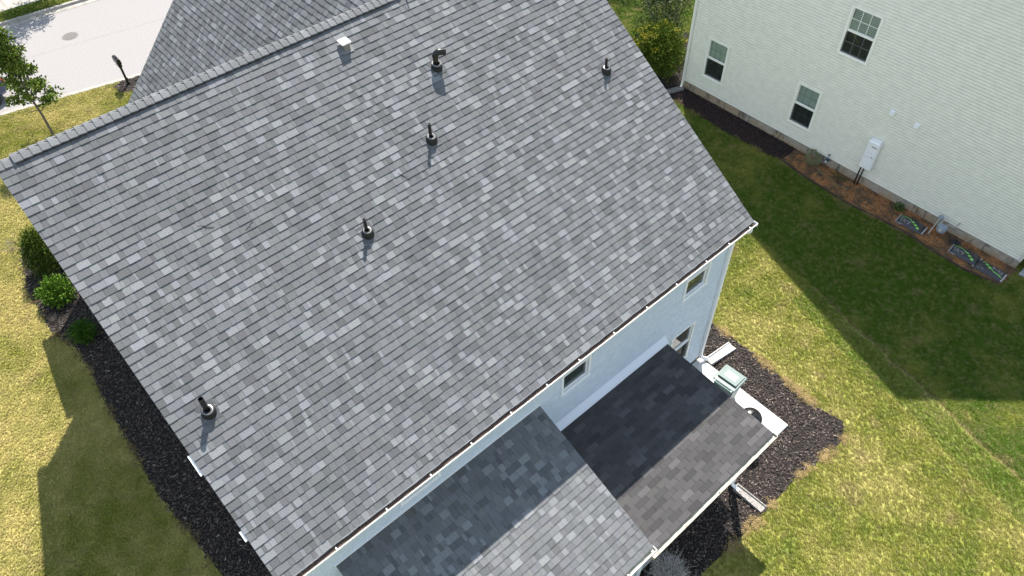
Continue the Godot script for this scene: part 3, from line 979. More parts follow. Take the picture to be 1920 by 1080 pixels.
	siding(b, Vector3(1.05, 0, wz + 3.2), Vector3(1, 0, 0), Vector3(0, 0, 1), 0.25, 3.0, 0.115, func(_y): return Vector2(0, 4.82), [])
	put(b, "back_room_wall", M.siding, hs)
	b = MB.new()
	b.box(Vector3(0.96, 2.95, 9.80), Vector3(5.96, 3.06, 9.835))
	put(b, "fascia", M.white, hs)
	gutter(hs, 0.94, 6.0, 3.085, 9.838, 9.96, M.white, [1.3, 2.3, 3.3, 4.3, 5.2, 5.9], M.cream)
	# porch roof of three-tab shingles
	var pa := Vector3(6.0, 2.84, wz); var pe := Vector3(6.0, 2.60, 9.84)
	var psl := (pa - pe).normalized(); var plen := pa.distance_to(pe)
	b = MB.new()
	dk.call(b, 6.0, 10.21, pe + Vector3(0, 0, -0.01), pa, 0.0, 0.03)
	var porch := put(b, "porch_roof", M.deck, hs)
	lay_shingles(pieces, porch, pe, Vector3(1, 0, 0), psl, 4.22, plen, 0.1337, 1)
	b = MB.new()
	b.box(Vector3(5.99, 2.44, 9.79), Vector3(10.20, 2.57, 9.825)); b.box(Vector3(10.17, 2.40, wz), Vector3(10.195, 2.56, 9.79))
	put(b, "fascia", M.white, hs)
	b = MB.new()
	b.quad(Vector3(5.99, 2.45, 9.78), Vector3(5.99, 2.45, wz), Vector3(10.17, 2.45, wz), Vector3(10.17, 2.45, 9.78))
	put(b, "porch_ceiling", M.white, hs)
	b = MB.new()
	b.hexa([Vector3(6.0, 2.80, wz + 0.16), Vector3(10.24, 2.80, wz + 0.16), Vector3(10.24, 2.83, wz + 0.014), Vector3(6.0, 2.83, wz + 0.014), Vector3(6.0, 2.865, wz + 0.165), Vector3(10.24, 2.865, wz + 0.165), Vector3(10.24, 3.06, wz + 0.03), Vector3(6.0, 3.06, wz + 0.03)])
	put(b, "wall_flashing", mat(lin(0.74, 0.78, 0.84), 0.4), hs)
	gutter(hs, 6.02, 10.24, 2.585, 9.826, 9.955, M.cream, [6.2, 7.07, 8.19, 9.15, 9.97], M.cream)
	b = MB.new()
	pipe_rect(b, [Vector3(9.55, 2.49, 9.90), Vector3(9.55, 2.42, 9.91), Vector3(9.62, 2.2, 9.72), Vector3(9.72, 2.05, 9.60), Vector3(9.76, 0.35, 9.55), Vector3(9.80, 0.2, 9.60), Vector3(9.84, 0.12, 9.78)], 0.04, 0.03)
	put(b, "downspout", M.white, hs)
	for px in [6.3, 9.9]:
		b = MB.new()
		b.cbox(Vector3(px, 1.27, 9.5), Basis(), Vector3(0.07, 1.18, 0.07), 0.012)
		put(b, "porch_post", M.white, hs)
	# pipes through the roof
	vent_pipe(hs, Vector3(0.59, 0, 4.29), 0.40, 0.046, false)
	vent_pipe(hs, Vector3(4.57, 0, 3.27), 0.36, 0.033, false)
	vent_pipe(hs, Vector3(6.75, 0, 2.47), 0.39, 0.033, false)
	vent_pipe(hs, Vector3(7.77, 0, 1.43), 0.30, 0.055, true)
	vent_pipe(hs, Vector3(11.32, 0, 2.88), 0.32, 0.030, false)
	# square metal vent with a flat cap
	var v0 := Vector3(6.32, RY - slope * 0.50, 0.50)
	b = MB.new()
	b.obox(v0 + Vector3(0, 0.03, 0.02), Basis(), Vector3(0.065, 0.10, 0.065))
	var bv := put(b, "box_vent", mat(lin(0.25, 0.24, 0.23), 0.5, 0.3), hs)
	b = MB.new()
	b.cbox(v0 + Vector3(0.0, 0.135, 0.0), Basis(Vector3(1, 0, 0), 0.12), Vector3(0.105, 0.018, 0.10), 0.012)
	put(b, "cap", mat(lin(0.82, 0.80, 0.77), 0.28, 0.2), bv)
	b = MB.new()
	b.obox(v0 + Vector3(0, 0.0, 0) + up * 0.02, Basis(Vector3(1, 0, 0), up, Vector3(1, 0, 0).cross(up)), Vector3(0.12, 0.004, 0.13))
	put(b, "flange", mat(lin(0.2, 0.2, 0.2), 0.6, 0.3), bv)
	commit_shingles(pieces, 300)

func cap_piece(b: MB, x0: float, x1: float, top: Vector3, s1: float, s2: float, lift: float, half: float, thick: bool) -> void:
	# a bent cap over the ridge; slightly domed, butt end towards -x
	var prof := []
	for k in 7:
		var t := -1.0 + k / 3.0
		var d := half * t
		var y := -absf(d) * (s1 if t > 0 else s2) / sqrt(1.0 + s1 * s1)
		var z := d / sqrt(1.0 + s1 * s1)
		if absf(t) < 0.4: y = -0.4 * half * s1 / sqrt(1 + s1 * s1) * (0.35 + 0.65 * absf(t) / 0.4)
		prof.push_back(Vector2(z, y))
	var ra := []; var rb := []; var la := []; var lb := []
	for p in prof:
		ra.push_back(Vector3(x0, top.y + p.y + lift + 0.017, p.x)); rb.push_back(Vector3(x1, top.y + p.y + lift + 0.003, p.x))
		la.push_back(Vector3(x0, top.y + p.y + lift - 0.004, p.x)); lb.push_back(Vector3(x1, top.y + p.y + lift - 0.008, p.x))
	for i in prof.size() - 1:
		b.quad_uv(ra[i], ra[i + 1], rb[i + 1], rb[i], Vector2(x0, i * 0.05), Vector2(x0, i * 0.05 + 0.05), Vector2(x1, i * 0.05 + 0.05), Vector2(x1, i * 0.05))
		b.quad(la[i], la[i + 1], ra[i + 1], ra[i])
	var m := prof.size() - 1
	b.quad(la[m], lb[m], rb[m], ra[m]); b.quad(lb[0], la[0], ra[0], rb[0])

func vent_pipe(hs: Node, at: Vector3, h: float, r: float, elbow: bool) -> void:
	var slope := (RY - EY) / D
	var p := Vector3(at.x, RY - slope * at.z, at.z)
	var nn := Vector3(0, 1, slope).normalized()
	var b := MB.new()
	if elbow:
		var pts := []; var rad := []
		pts.push_back(p); rad.push_back(r)
		pts.push_back(p + Vector3(0, h * 0.78, 0)); rad.push_back(r)
		pts.push_back(p + Vector3(0, h * 0.78, 0)); rad.push_back(r * 1.22)
		for k in 6:
			var a := (k + 1) * PI * 0.62 / 6
			pts.push_back(p + Vector3(0, h * 0.80, 0) + Vector3(0.085 * (1 - cos(a)), 0.085 * sin(a), 0.03 * (1 - cos(a)))); rad.push_back(r * 1.2)
		var e: Vector3 = pts[pts.size() - 1]
		var d: Vector3 = (e - pts[pts.size() - 2]).normalized()
		pts.push_back(e + d * 0.05); rad.push_back(r * 1.2)
		pts.push_back(e + d * 0.05); rad.push_back(r * 1.34)
		pts.push_back(e + d * 0.09); rad.push_back(r * 1.34)
		b.tube(pts, rad, 18, true)
	else:
		b.lathe(p, Basis(), [[r, -0.05], [r, h - 0.002], [r - 0.002, h], [r - 0.008, h], [r - 0.009, h - 0.004], [r - 0.009, h - 0.16], [0.0, h - 0.16]], 20)
	var vp := put(b, "vent_pipe", M.black, hs)
	b = MB.new()
	var bo := Basis(Vector3(1, 0, 0), nn, Vector3(1, 0, 0).cross(nn))
	b.lathe(p + nn * 0.012, Basis(Vector3(1, 0, 0), 0.22), [[0.128, -0.045], [0.122, 0.0], [0.110, 0.04], [r + 0.062, 0.078], [r + 0.040, 0.090], [r + 0.012, 0.094], [r + 0.002, 0.10]], 28)
	put(b, "rubber_boot", M.rubber, vp)
	b = MB.new()
	b.lathe(p + nn * 0.012, Basis(Vector3(1, 0, 0), 0.2), [[r + 0.047, 0.086], [r + 0.043, 0.098], [r + 0.032, 0.101]], 28)
	put(b, "collar", M.zinc, vp)
	b = MB.new()
	b.obox(p + nn * 0.0155, bo, Vector3(0.155, 0.0012, 0.175))
	put(b, "flashing", mat(lin(0.08, 0.085, 0.09), 0.6), vp)

# ---------------------------------------------------------------- the pale house next door
func make_neighbour() -> void:
	var nx := 22.4; var z0 := -2.62; var z1 := 10.92; var zr := 4.15
	var hs := thing("house", Vector3(nx + 5.0, 0, zr), "pale green-grey vinyl sided house with a shaded gable wall and stained foundation", "house")
	var wins := [[-1.82, 2.63, 0.95, 1.02, 1.62], [2.12, 2.62, 0.94, 1.0, 1.62], [3.08, 5.86, 1.07, 4.22, 1.64]]
	var holes := []
	for w in wins: holes.push_back([w[0] - z0, w[0] - z0 + w[2], w[3], w[3] + w[4]])
	var b := MB.new()
	var sl := 0.9; var ry := 12.1
	var lim := func(y: float) -> Vector2:
		var k := (ry - 0.25 - y) / sl
		return Vector2(maxf(0.0, zr - k - z0), minf(z1 - z0, zr + k - z0))
	siding(b, Vector3(nx, 0, z0), Vector3(0, 0, 1), Vector3(-1, 0, 0), 0.36, ry - 0.3, 0.1016, lim, holes)
	put(b, "gable_wall", M.nsiding, hs)
	b = MB.new()
	siding(b, Vector3(nx, 0, z0), Vector3(1, 0, 0), Vector3(0, 0, -1), 0.36, 5.6, 0.2, func(_y): return Vector2(0, 11), [])
	siding(b, Vector3(nx, 0, z1), Vector3(1, 0, 0), Vector3(0, 0, 1), 0.36, 5.6, 0.2, func(_y): return Vector2(0, 11), [])
	siding(b, Vector3(nx + 11, 0, z0), Vector3(0, 0, 1), Vector3(1, 0, 0), 0.36, ry - 0.3, 0.2, lim, [])
	put(b, "side_wall", M.nsiding, hs)
	# foundation with clay splash and mildew, drawn where the photo shows them
	var im := Image.create(1024, 48, false, Image.FORMAT_RGB8)
	var a := FastNoiseLite.new(); a.seed = 31; a.frequency = 0.03; a.fractal_octaves = 4
	var c2 := FastNoiseLite.new(); c2.seed = 37; c2.frequency = 0.012; c2.fractal_octaves = 3
	for y in 48:
		for x in 1024:
			var t := y / 47.0
			var c := Color(0.40, 0.36, 0.30) * (0.9 + 0.25 * a.get_noise_2d(x * 2, y * 2))
			var edge := 0.55 + 0.9 * c2.get_noise_2d(x, 3.0) + 0.35 * a.get_noise_2d(x, y)
			var zz := z0 + x / 1023.0 * (z1 - z0)
			var clay := smoothstep(edge - 0.2, edge + 0.2, t)
			if zz < 0.2: clay = maxf(clay, 0.75)
			c = c.lerp(Color(0.36, 0.24, 0.12), clay * 0.55)
			var mil := smoothstep(-0.1, 0.35, c2.get_noise_2d(x * 1.4 + 300, 70.0)) * smoothstep(-0.35, 0.5, a.get_noise_2d(x * 3.0, y * 0.45 + 50))
			if (zz > 0.1 and zz < 3.0) or (zz > 5.6 and zz < 9.0): mil = minf(1.0, mil * 1.5)
			c = c.lerp(Color(0.07, 0.068, 0.055), mil * 0.75)
			im.set_pixel(x, y, c.linear_to_srgb())
	b = MB.new()
	b.quad_uv(Vector3(nx + 0.02, -0.02, z0), Vector3(nx + 0.02, -0.02, z1), Vector3(nx + 0.02, 0.36, z1), Vector3(nx + 0.02, 0.36, z0), Vector2(0, 1), Vector2(1, 1), Vector2(1, 0), Vector2(0, 0))
	b.quad_uv(Vector3(nx + 11, -0.02, z0), Vector3(nx + 0.02, -0.02, z0), Vector3(nx + 0.02, 0.36, z0), Vector3(nx + 11, 0.36, z0), Vector2(0, 1), Vector2(0.8, 1), Vector2(0.8, 0), Vector2(0, 0))
	b.quad_uv(Vector3(nx + 0.02, -0.02, z1), Vector3(nx + 11, -0.02, z1), Vector3(nx + 11, 0.36, z1), Vector3(nx + 0.02, 0.36, z1), Vector2(0, 1), Vector2(0.8, 1), Vector2(0.8, 0), Vector2(0, 0))
	put(b, "foundation", mat(Color(1, 1, 1), 0.95, 0, ImageTexture.create_from_image(im)), hs)
	for k in 3:
		var w: Array = wins[k]
		var opt := {"white_grille": false}
		if k == 2: opt = {"reflection": [0.52, 0.03], "white_grille": true, "coated": true}  # slats imitate the wavy reflection in this pane
		else: opt = {"shade": 0.5, "coated": true}  # pale sheet imitates the lawn reflected in the upper sash
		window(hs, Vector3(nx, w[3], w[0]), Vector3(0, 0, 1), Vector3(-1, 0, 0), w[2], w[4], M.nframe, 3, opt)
	b = MB.new()
	b.box(Vector3(nx - 0.025, 0.36, z0 - 0.02), Vector3(nx + 0.08, 5.5, z0 + 0.07)); b.box(Vector3(nx - 0.025, 0.36, z1 - 0.07), Vector3(nx + 0.08, 5.5, z1 + 0.02))
	put(b, "corner_trim", M.nframe, hs)
	b = MB.new()
	pipe_rect(b, [Vector3(nx - 0.03, 5.5, z0 - 0.14), Vector3(nx + 0.0, 5.1, z0 - 0.06), Vector3(nx + 0.0, 0.42, z0 - 0.06), Vector3(nx - 0.03, 0.25, z0 - 0.05), Vector3(nx - 0.16, 0.13, z0 + 0.02)], 0.042, 0.036)
	put(b, "downspout", M.nframe, hs)
	for sd in [-1, 1]:
		b = MB.new()
		var ze: float = zr + sd * 7.1; var ye := ry - sl * 7.1
		var q := [Vector3(nx - 0.22, ye - 0.2, ze), Vector3(nx + 11.2, ye - 0.2, ze), Vector3(nx + 11.2, ry - 0.2, zr), Vector3(nx - 0.22, ry - 0.2, zr)]
		if sd == -1: q = [q[1], q[0], q[3], q[2]]
		b.hexa([q[0], q[1], q[2], q[3], q[0] + Vector3(0, 0.2, 0), q[1] + Vector3(0, 0.2, 0), q[2] + Vector3(0, 0.2, 0), q[3] + Vector3(0, 0.2, 0)])
		put(b, "roof", mat(lin(0.17, 0.17, 0.17), 0.95), hs)
	for k in 2:
		var vp: Array = [[3.12, 5.50], [3.08, 6.36]][k]
		b = MB.new()
		b.cbox(Vector3(nx - 0.03, vp[0], vp[1]), Basis(), Vector3(0.035, 0.085, 0.085), 0.012)
		b.hexa([Vector3(nx - 0.12, vp[0] - 0.06, vp[1] + 0.07), Vector3(nx - 0.06, vp[0] - 0.06, vp[1] + 0.07), Vector3(nx - 0.06, vp[0] - 0.06, vp[1] - 0.07), Vector3(nx - 0.12, vp[0] - 0.06, vp[1] - 0.07),
			Vector3(nx - 0.10, vp[0] + 0.05, vp[1] + 0.07), Vector3(nx - 0.06, vp[0] + 0.075, vp[1] + 0.07), Vector3(nx - 0.06, vp[0] + 0.075, vp[1] - 0.07), Vector3(nx - 0.10, vp[0] + 0.05, vp[1] - 0.07)])
		put(b, "vent_hood", M.white, hs)

# ---------------------------------------------------------------- plants
func leaf(b: MB, p: Vector3, d: Vector3, size: float, wide: float) -> void:
	var s := d.cross(Vector3(rng.randfn(), rng.randfn(), rng.randfn())).normalized()
	var u := s.cross(d)
	var m := p + d * size * 0.5 - u * size * 0.06
	var e := p + d * size
	b.tri(p, m + s * size * wide + u * size * 0.1, e)
	b.tri(p, e, m - s * size * wide + u * size * 0.1)

func blob(b: MB, c: Vector3, r: Vector3, n: int, size: float, wide: float, cols: Array, lump := 0.18, shell := 0.45) -> void:
	for i in n:
		var d := Vector3(rng.randfn(), rng.randfn(), rng.randfn()).normalized()
		var k := 1.0 + lump * (n_fine.get_noise_3d(d.x * 1.9 + c.x, d.y * 1.9, d.z * 1.9 + c.z) * 2.2)
		var q := pow(rng.randf(), shell) * k
		var p := c + d * r * q
		if p.y < 0.02: continue
		b.col = cols[rng.randi() % cols.size()] * rng.randf_range(0.7, 1.3)
		leaf(b, p, (d * 0.8 + Vector3(rng.randfn(), rng.randfn() + 0.4, rng.randfn()) * 0.6).normalized(), size * rng.randf_range(0.7, 1.3), wide)

func shrub(called: String, at: Vector3, label: String, r: Vector3, lift: float, n: int, size: float, wide: float, cols: Array, group := "", lump := 0.18) -> void:
	var t := thing(called, at, label, "shrub", group)
	var b := MB.new()
	for k in 5:
		var a := TAU * k / 5.0 + rng.randf()
		b.tube([Vector3(cos(a) * 0.04, 0, sin(a) * 0.04), Vector3(cos(a) * r.x * 0.3, lift * 0.6, sin(a) * r.z * 0.3), Vector3(cos(a) * r.x * 0.55, lift + r.y * 0.2, sin(a) * r.z * 0.55)], [0.018, 0.012, 0.006], 5)
	part(b, "stem", M.bark, t)
	b = MB.new()
	blob(b, Vector3(0, lift, 0), r, n, size, wide, cols, lump)
	part(b, "foliage", M.leaf, t)

func make_plants() -> void:
	var boxw := [Color(0.075, 0.15, 0.018), Color(0.10, 0.19, 0.022), Color(0.05, 0.11, 0.014), Color(0.14, 0.22, 0.03)]
	var dark := [Color(0.03, 0.06, 0.012), Color(0.045, 0.085, 0.014), Color(0.08, 0.11, 0.018), Color(0.10, 0.12, 0.02)]
	shrub("clipped_shrub", Vector3(-0.72, 0, -8.55), "bright green rounded shrub between the dark evergreen and a smaller green shrub", Vector3(0.50, 0.42, 0.50), 0.42, 3600, 0.075, 0.3, boxw, "", 0.2)
	shrub("clipped_shrub", Vector3(-0.70, 0, -6.45), "smaller dark-green rounded shrub alone in the side mulch bed", Vector3(0.37, 0.34, 0.37), 0.34, 2600, 0.055, 0.3, [Color(0.05, 0.115, 0.014), Color(0.07, 0.14, 0.018), Color(0.035, 0.08, 0.012)], "", 0.22)
	# dark upright evergreen
	var t := thing("evergreen_shrub", Vector3(-0.42, 0, -10.15), "dark green upright evergreen at the end of the side mulch bed", "shrub")
	var b := MB.new()
	b.tube([Vector3(0, 0, 0), Vector3(0.02, 0.7, 0), Vector3(0, 1.5, 0.02)], [0.05, 0.035, 0.01], 6)
	part(b, "trunk", M.bark, t)
	b = MB.new()
	for k in 26:
		var y := 0.25 + 1.25 * k / 26.0
		var rr := 0.72 * (1.0 - pow(k / 27.0, 2.2)) + 0.05
		var a := k * 2.4
		blob(b, Vector3(cos(a) * rr * 0.55, y, sin(a) * rr * 0.55), Vector3(0.30, 0.24, 0.30), 380, 0.085, 0.2, dark, 0.3, 0.6)
	part(b, "foliage", M.leaf, t)
	# bare pale twigs behind it and a dead grey plant
	dead_shrub(Vector3(-1.2, 0, -11.9), 0.5, 26, "bare pale twiggy shrub beside the dark upright evergreen", Color(0.34, 0.29, 0.22), 0.004)
	dead_shrub(Vector3(-1.18, 0, -7.85), 0.22, 70, "small dried grey plant at the foot of the bright green rounded shrub", Color(0.22, 0.19, 0.17), 0.004)
	dead_shrub(Vector3(6.85, 0, 10.02), 0.6, 420, "large dry grey shrub below the corner of the shed roof", Color(0.58, 0.55, 0.53), 0.006)
	shrub("weed", Vector3(22.2, 0.02, 7.02), "small green weed beside the lone soil bag at the foundation", Vector3(0.15, 0.12, 0.15), 0.12, 160, 0.09, 0.16, [Color(0.05, 0.10, 0.02), Color(0.08, 0.14, 0.03)])
	shrub("weed", Vector3(22.05, 0.02, 4.75), "low olive weed between the spigot and the electrical box conduits", Vector3(0.2, 0.08, 0.32), 0.06, 150, 0.08, 0.16, [Color(0.09, 0.10, 0.03), Color(0.13, 0.12, 0.04)])
	# shrubs by the pale house
	var hedge := [Color(0.045, 0.085, 0.014), Color(0.065, 0.11, 0.016), Color(0.085, 0.125, 0.018), Color(0.12, 0.14, 0.02)]
	t = thing("flowering_shrub", Vector3(22.3, 0, -4.05), "big rounded shrub with yellow tips near the downspout of the pale house", "shrub")
	b = MB.new()
	for k in 7:
		var a := TAU * k / 7.0
		b.tube([Vector3(cos(a) * 0.06, 0, sin(a) * 0.06), Vector3(cos(a) * 0.4, 0.7, sin(a) * 0.4), Vector3(cos(a) * 0.75, 1.3, sin(a) * 0.75)], [0.03, 0.02, 0.008], 5)
	part(b, "stem", M.bark, t)
	b = MB.new()
	blob(b, Vector3(0, 1.15, 0), Vector3(1.05, 1.05, 1.05), 15000, 0.085, 0.28, hedge, 0.2)
	for k in 36:
		var d := Vector3(rng.randfn(), absf(rng.randfn()) + 0.35, rng.randfn() - 0.5).normalized()
		blob(b, Vector3(0, 1.15, 0) + d * 1.06, Vector3(0.13, 0.1, 0.13), 55, 0.07, 0.3, [Color(0.28, 0.25, 0.03), Color(0.2, 0.22, 0.035), Color(0.36, 0.30, 0.04), Color(0.12, 0.17, 0.025)], 0.2)
	part(b, "foliage", M.leaf, t)
	t = thing("tall_shrub", Vector3(24.2, 0, -5.4), "tall loose dark shrub with pale leaf tips at the corner of the pale house", "shrub")
	b = MB.new()
	for k in 8:
		var a := TAU * k / 8.0 + 0.2
		b.tube([Vector3(cos(a) * 0.08, 0, sin(a) * 0.08), Vector3(cos(a) * 0.5, 1.2, sin(a) * 0.5), Vector3(cos(a) * 1.1, 2.6, sin(a) * 1.1)], [0.035, 0.022, 0.008], 5)
	part(b, "stem", M.bark, t)
	b = MB.new()
	for k in 46:
		var d := Vector3(rng.randfn(), rng.randfn(), rng.randfn()).normalized()
		blob(b, Vector3(0, 1.7, 0) + d * Vector3(1.15, 1.25, 1.15) * pow(rng.randf(), 0.4), Vector3(0.34, 0.28, 0.34), 170, 0.085, 0.26, [Color(0.035, 0.06, 0.02), Color(0.05, 0.08, 0.03), Color(0.07, 0.095, 0.035), Color(0.04, 0.07, 0.025), Color(0.05, 0.08, 0.03), Color(0.2, 0.22, 0.13)], 0.3)
	part(b, "foliage", M.leaf, t)
	young_tree(Vector3(2.12, 0, -17.42))
	# trees outside the frame whose shade lies on the far kerb and on the side yard
	yard_tree(Vector3(6.4, 0, -29.6), 6.0, 1.35, "leafy street tree on the far side of the road")
	yard_tree(Vector3(27.4, 0, -12.6), 6.2, 1.9, "leafy yard tree in front of the pale house")

func dead_shrub(at: Vector3, size: float, n: int, label: String, col: Color, rad: float) -> void:
	var b := MB.new()
	for i in n:
		var a := rng.randf() * TAU
		var d := Vector3(cos(a) * rng.randf_range(0.2, 1.0), rng.randf_range(0.5, 1.2), sin(a) * rng.randf_range(0.2, 1.0)).normalized()
		var l := size * rng.randf_range(0.6, 1.2)
		var p0 := Vector3(rng.randfn(0, size * 0.12), 0, rng.randfn(0, size * 0.12))
		var p1 := p0 + d * l * 0.5
		var p2 := p1 + (d + Vector3(rng.randfn(), rng.randfn(), rng.randfn()) * 0.35).normalized() * l * 0.5
		b.col = col * rng.randf_range(0.6, 1.3)
		b.tube([p0, p1, p2], [rad, rad * 0.8, rad * 0.4], 3, false)
		for k in 3:
			var q := p1.lerp(p2, rng.randf())
			b.tube([q, q + (d + Vector3(rng.randfn(), rng.randfn(), rng.randfn()) * 0.8).normalized() * l * 0.28], [rad * 0.6, rad * 0.25], 3, false)
	var t := thing("dead_shrub", at, label, "shrub")
	part(b, "twigs", M.plain, t)

func young_tree(at: Vector3) -> void:
	var t := thing("young_tree", at, "young slender street tree with loose green crown on the front lawn", "tree")
	var b := MB.new()
	var trunk := [Vector3(0, 0, 0), Vector3(0.02, 0.9, 0.0), Vector3(-0.02, 1.9, 0.03), Vector3(0.03, 2.9, 0.0), Vector3(0.0, 3.7, 0.02), Vector3(0.03, 4.3, 0)]
	b.tube(trunk, [0.055, 0.045, 0.036, 0.026, 0.015, 0.005], 9)
	var tips := []
	for k in 30:
		var h := 1.3 + 2.75 * k / 30.0
		var a := k * 2.399
		var l := lerpf(0.92, 0.22, k / 30.0) * rng.randf_range(0.65, 1.1)
		var p0 := Vector3(0, h - 0.25, 0)
		var p1 := p0 + Vector3(cos(a) * l * 0.5, 0.22, sin(a) * l * 0.5)
		var p2 := p0 + Vector3(cos(a) * l, 0.40 + rng.randf_range(-0.12, 0.2), sin(a) * l)
		b.tube([p0, p1, p2], [0.017, 0.011, 0.004], 5)
		tips.push_back([p1, 0.6]); tips.push_back([p2, 1.0]); tips.push_back([p1.lerp(p2, 0.6) + Vector3(0, 0.08, 0), 0.8])
	tips.push_back([Vector3(0.03, 4.3, 0), 1.0]); tips.push_back([Vector3(0, 4.0, 0.1), 0.9])
	part(b, "trunk", M.bark, t)
	b = MB.new()
	var cols := [Color(0.09, 0.14, 0.022), Color(0.12, 0.18, 0.03), Color(0.06, 0.10, 0.018), Color(0.19, 0.23, 0.05)]
	for q in tips:
		if rng.randf() < 0.3: continue
		blob(b, q[0], Vector3(0.25, 0.19, 0.25) * q[1] * rng.randf_range(0.8, 1.25), int(95 * q[1]), 0.115, 0.33, cols, 0.3, 0.6)
	part(b, "crown", M.leaf, t)

func yard_tree(at: Vector3, h: float, r: float, label: String) -> void:
	var t := thing("yard_tree", at, label, "tree")
	var b := MB.new()
	b.tube([Vector3.ZERO, Vector3(0.03, h * 0.4, 0), Vector3(0, h * 0.8, 0.05)], [0.11, 0.08, 0.02], 8)
	for k in 12:
		var a := k * 2.4
		b.tube([Vector3(0, h * 0.35 + k * 0.15, 0), Vector3(cos(a) * r * 0.7, h * 0.5 + k * 0.18, sin(a) * r * 0.7)], [0.035, 0.008], 5)
	part(b, "trunk", M.bark, t)
	b = MB.new()
	for k in 60:
		var d := Vector3(rng.randfn(), rng.randfn(), rng.randfn()).normalized()
		blob(b, Vector3(0, h * 0.66, 0) + d * Vector3(r, h * 0.32, r) * pow(rng.randf(), 0.5), Vector3(0.4, 0.34, 0.4), 90, 0.12, 0.3, [Color(0.06, 0.11, 0.02), Color(0.09, 0.14, 0.026)], 0.3)
	part(b, "crown", M.leaf, t)

# ---------------------------------------------------------------- things
func make_objects() -> void:
	# patio slab
	var b := MB.new()
	b.cbox(Vector3(9.19, 0.045, 7.98), Basis(), Vector3(3.17, 0.055, 1.51), 0.012)
	struct(b, "patio_slab", M.slab)
	bin(); grill(); splash_blocks(); mailbox(); utility_box(); hose(); gas_meter(); bags(); edging(); condenser(); car(); cover(); twigs()

func bin() -> void:
	var t := thing("wheeled_bin", Vector3(11.78, 0.1, 7.77), "pale green plastic wheeled bin with closed lid on the patio slab", "bin", "", 0.06)
	var g := mat(lin(0.16, 0.24, 0.225), 0.4); var gd := mat(lin(0.09, 0.15, 0.14), 0.45); var gl := mat(lin(0.14, 0.185, 0.178), 0.42)
	var b := MB.new()
	var r0 := []; var r1 := []
	for q in [[-0.22, 0.24], [0.2, 0.24], [0.24, 0.2], [0.24, -0.2], [0.2, -0.24], [-0.22, -0.24]]:
		r0.push_back(Vector3(q[0], 0.03, q[1])); r1.push_back(Vector3(q[0] * 1.2, 0.86, q[1] * 1.25))
	b.loft([r0, r1], true, true, true)
	part(b, "body", gd, t)
	b = MB.new()
	b.cbox(Vector3(0.02, 0.885, 0), Basis(), Vector3(0.325, 0.028, 0.345), 0.026)
	var lid := part(b, "lid", gl, t)
	b = MB.new()
	b.hexa([Vector3(-0.15, 0.912, 0.29), Vector3(0.30, 0.912, 0.30), Vector3(0.30, 0.912, -0.30), Vector3(-0.15, 0.912, -0.29), Vector3(-0.15, 0.972, 0.27), Vector3(0.275, 0.925, 0.275), Vector3(0.275, 0.925, -0.275), Vector3(-0.15, 0.972, -0.27)])
	part(b, "raised_panel", mat(lin(0.155, 0.205, 0.197), 0.38), lid)
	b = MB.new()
	b.cbox(Vector3(0.07, 0.950, 0.0), Basis(Vector3(0, 0, 1), -0.110), Vector3(0.10, 0.004, 0.16), 0.003)  # white plate painted as a bright reflection on the lid
	part(b, "lid_glint", M.white, lid)
	b = MB.new()
	b.tube([Vector3(-0.33, 0.88, -0.26), Vector3(-0.33, 0.88, 0.26)], [0.017, 0.017], 10)
	for s in [-1, 1]: b.obox(Vector3(-0.30, 0.88, 0.26 * s), Basis(), Vector3(0.045, 0.022, 0.02))
	part(b, "handle", g, t)
	for s in [-1, 1]:
		b = MB.new()
		b.lathe(Vector3(-0.2, 0.09, 0.25 * s), Basis(Vector3(1, 0, 0), PI / 2), [[0.0, -0.025], [0.09, -0.025], [0.09, 0.025], [0.0, 0.025]], 18)
		part(b, "wheel", M.rubber, t)

func grill() -> void:
	var t := thing("kettle_grill", Vector3(11.27, 0.1, 8.86), "black round kettle grill half hidden under the porch roof edge", "grill")
	var b := MB.new()
	var pr := []
	for k in 9: pr.push_back([0.285 * sin(PI / 2 * k / 8.0) + 0.0001, 0.80 - 0.235 * cos(PI / 2 * k / 8.0)])
	b.lathe(Vector3.ZERO, Basis(), pr, 28)
	part(b, "bowl", M.black, t)
	b = MB.new()
	pr = [[0.297, 0.79], [0.297, 0.805]]
	for k in 9: pr.push_back([0.29 * cos(PI / 2 * k / 8.0), 0.805 + 0.21 * sin(PI / 2 * k / 8.0)])
	b.lathe(Vector3.ZERO, Basis(), pr, 28)
	var lid := part(b, "lid", M.black, t)
	b = MB.new()
	b.tube([Vector3(-0.07, 1.0, 0), Vector3(-0.07, 1.06, 0), Vector3(0.07, 1.06, 0), Vector3(0.07, 1.0, 0)], [0.009, 0.014, 0.014, 0.009], 8)
	part(b, "handle", M.rubber, lid)
	for k in 3:
		var a := TAU * k / 3 + 0.4
		b = MB.new()
		b.tube([Vector3(cos(a) * 0.2, 0.66, sin(a) * 0.2), Vector3(cos(a) * 0.3, 0.0, sin(a) * 0.3)], [0.012, 0.012], 8)
		part(b, "leg", M.metal, t)

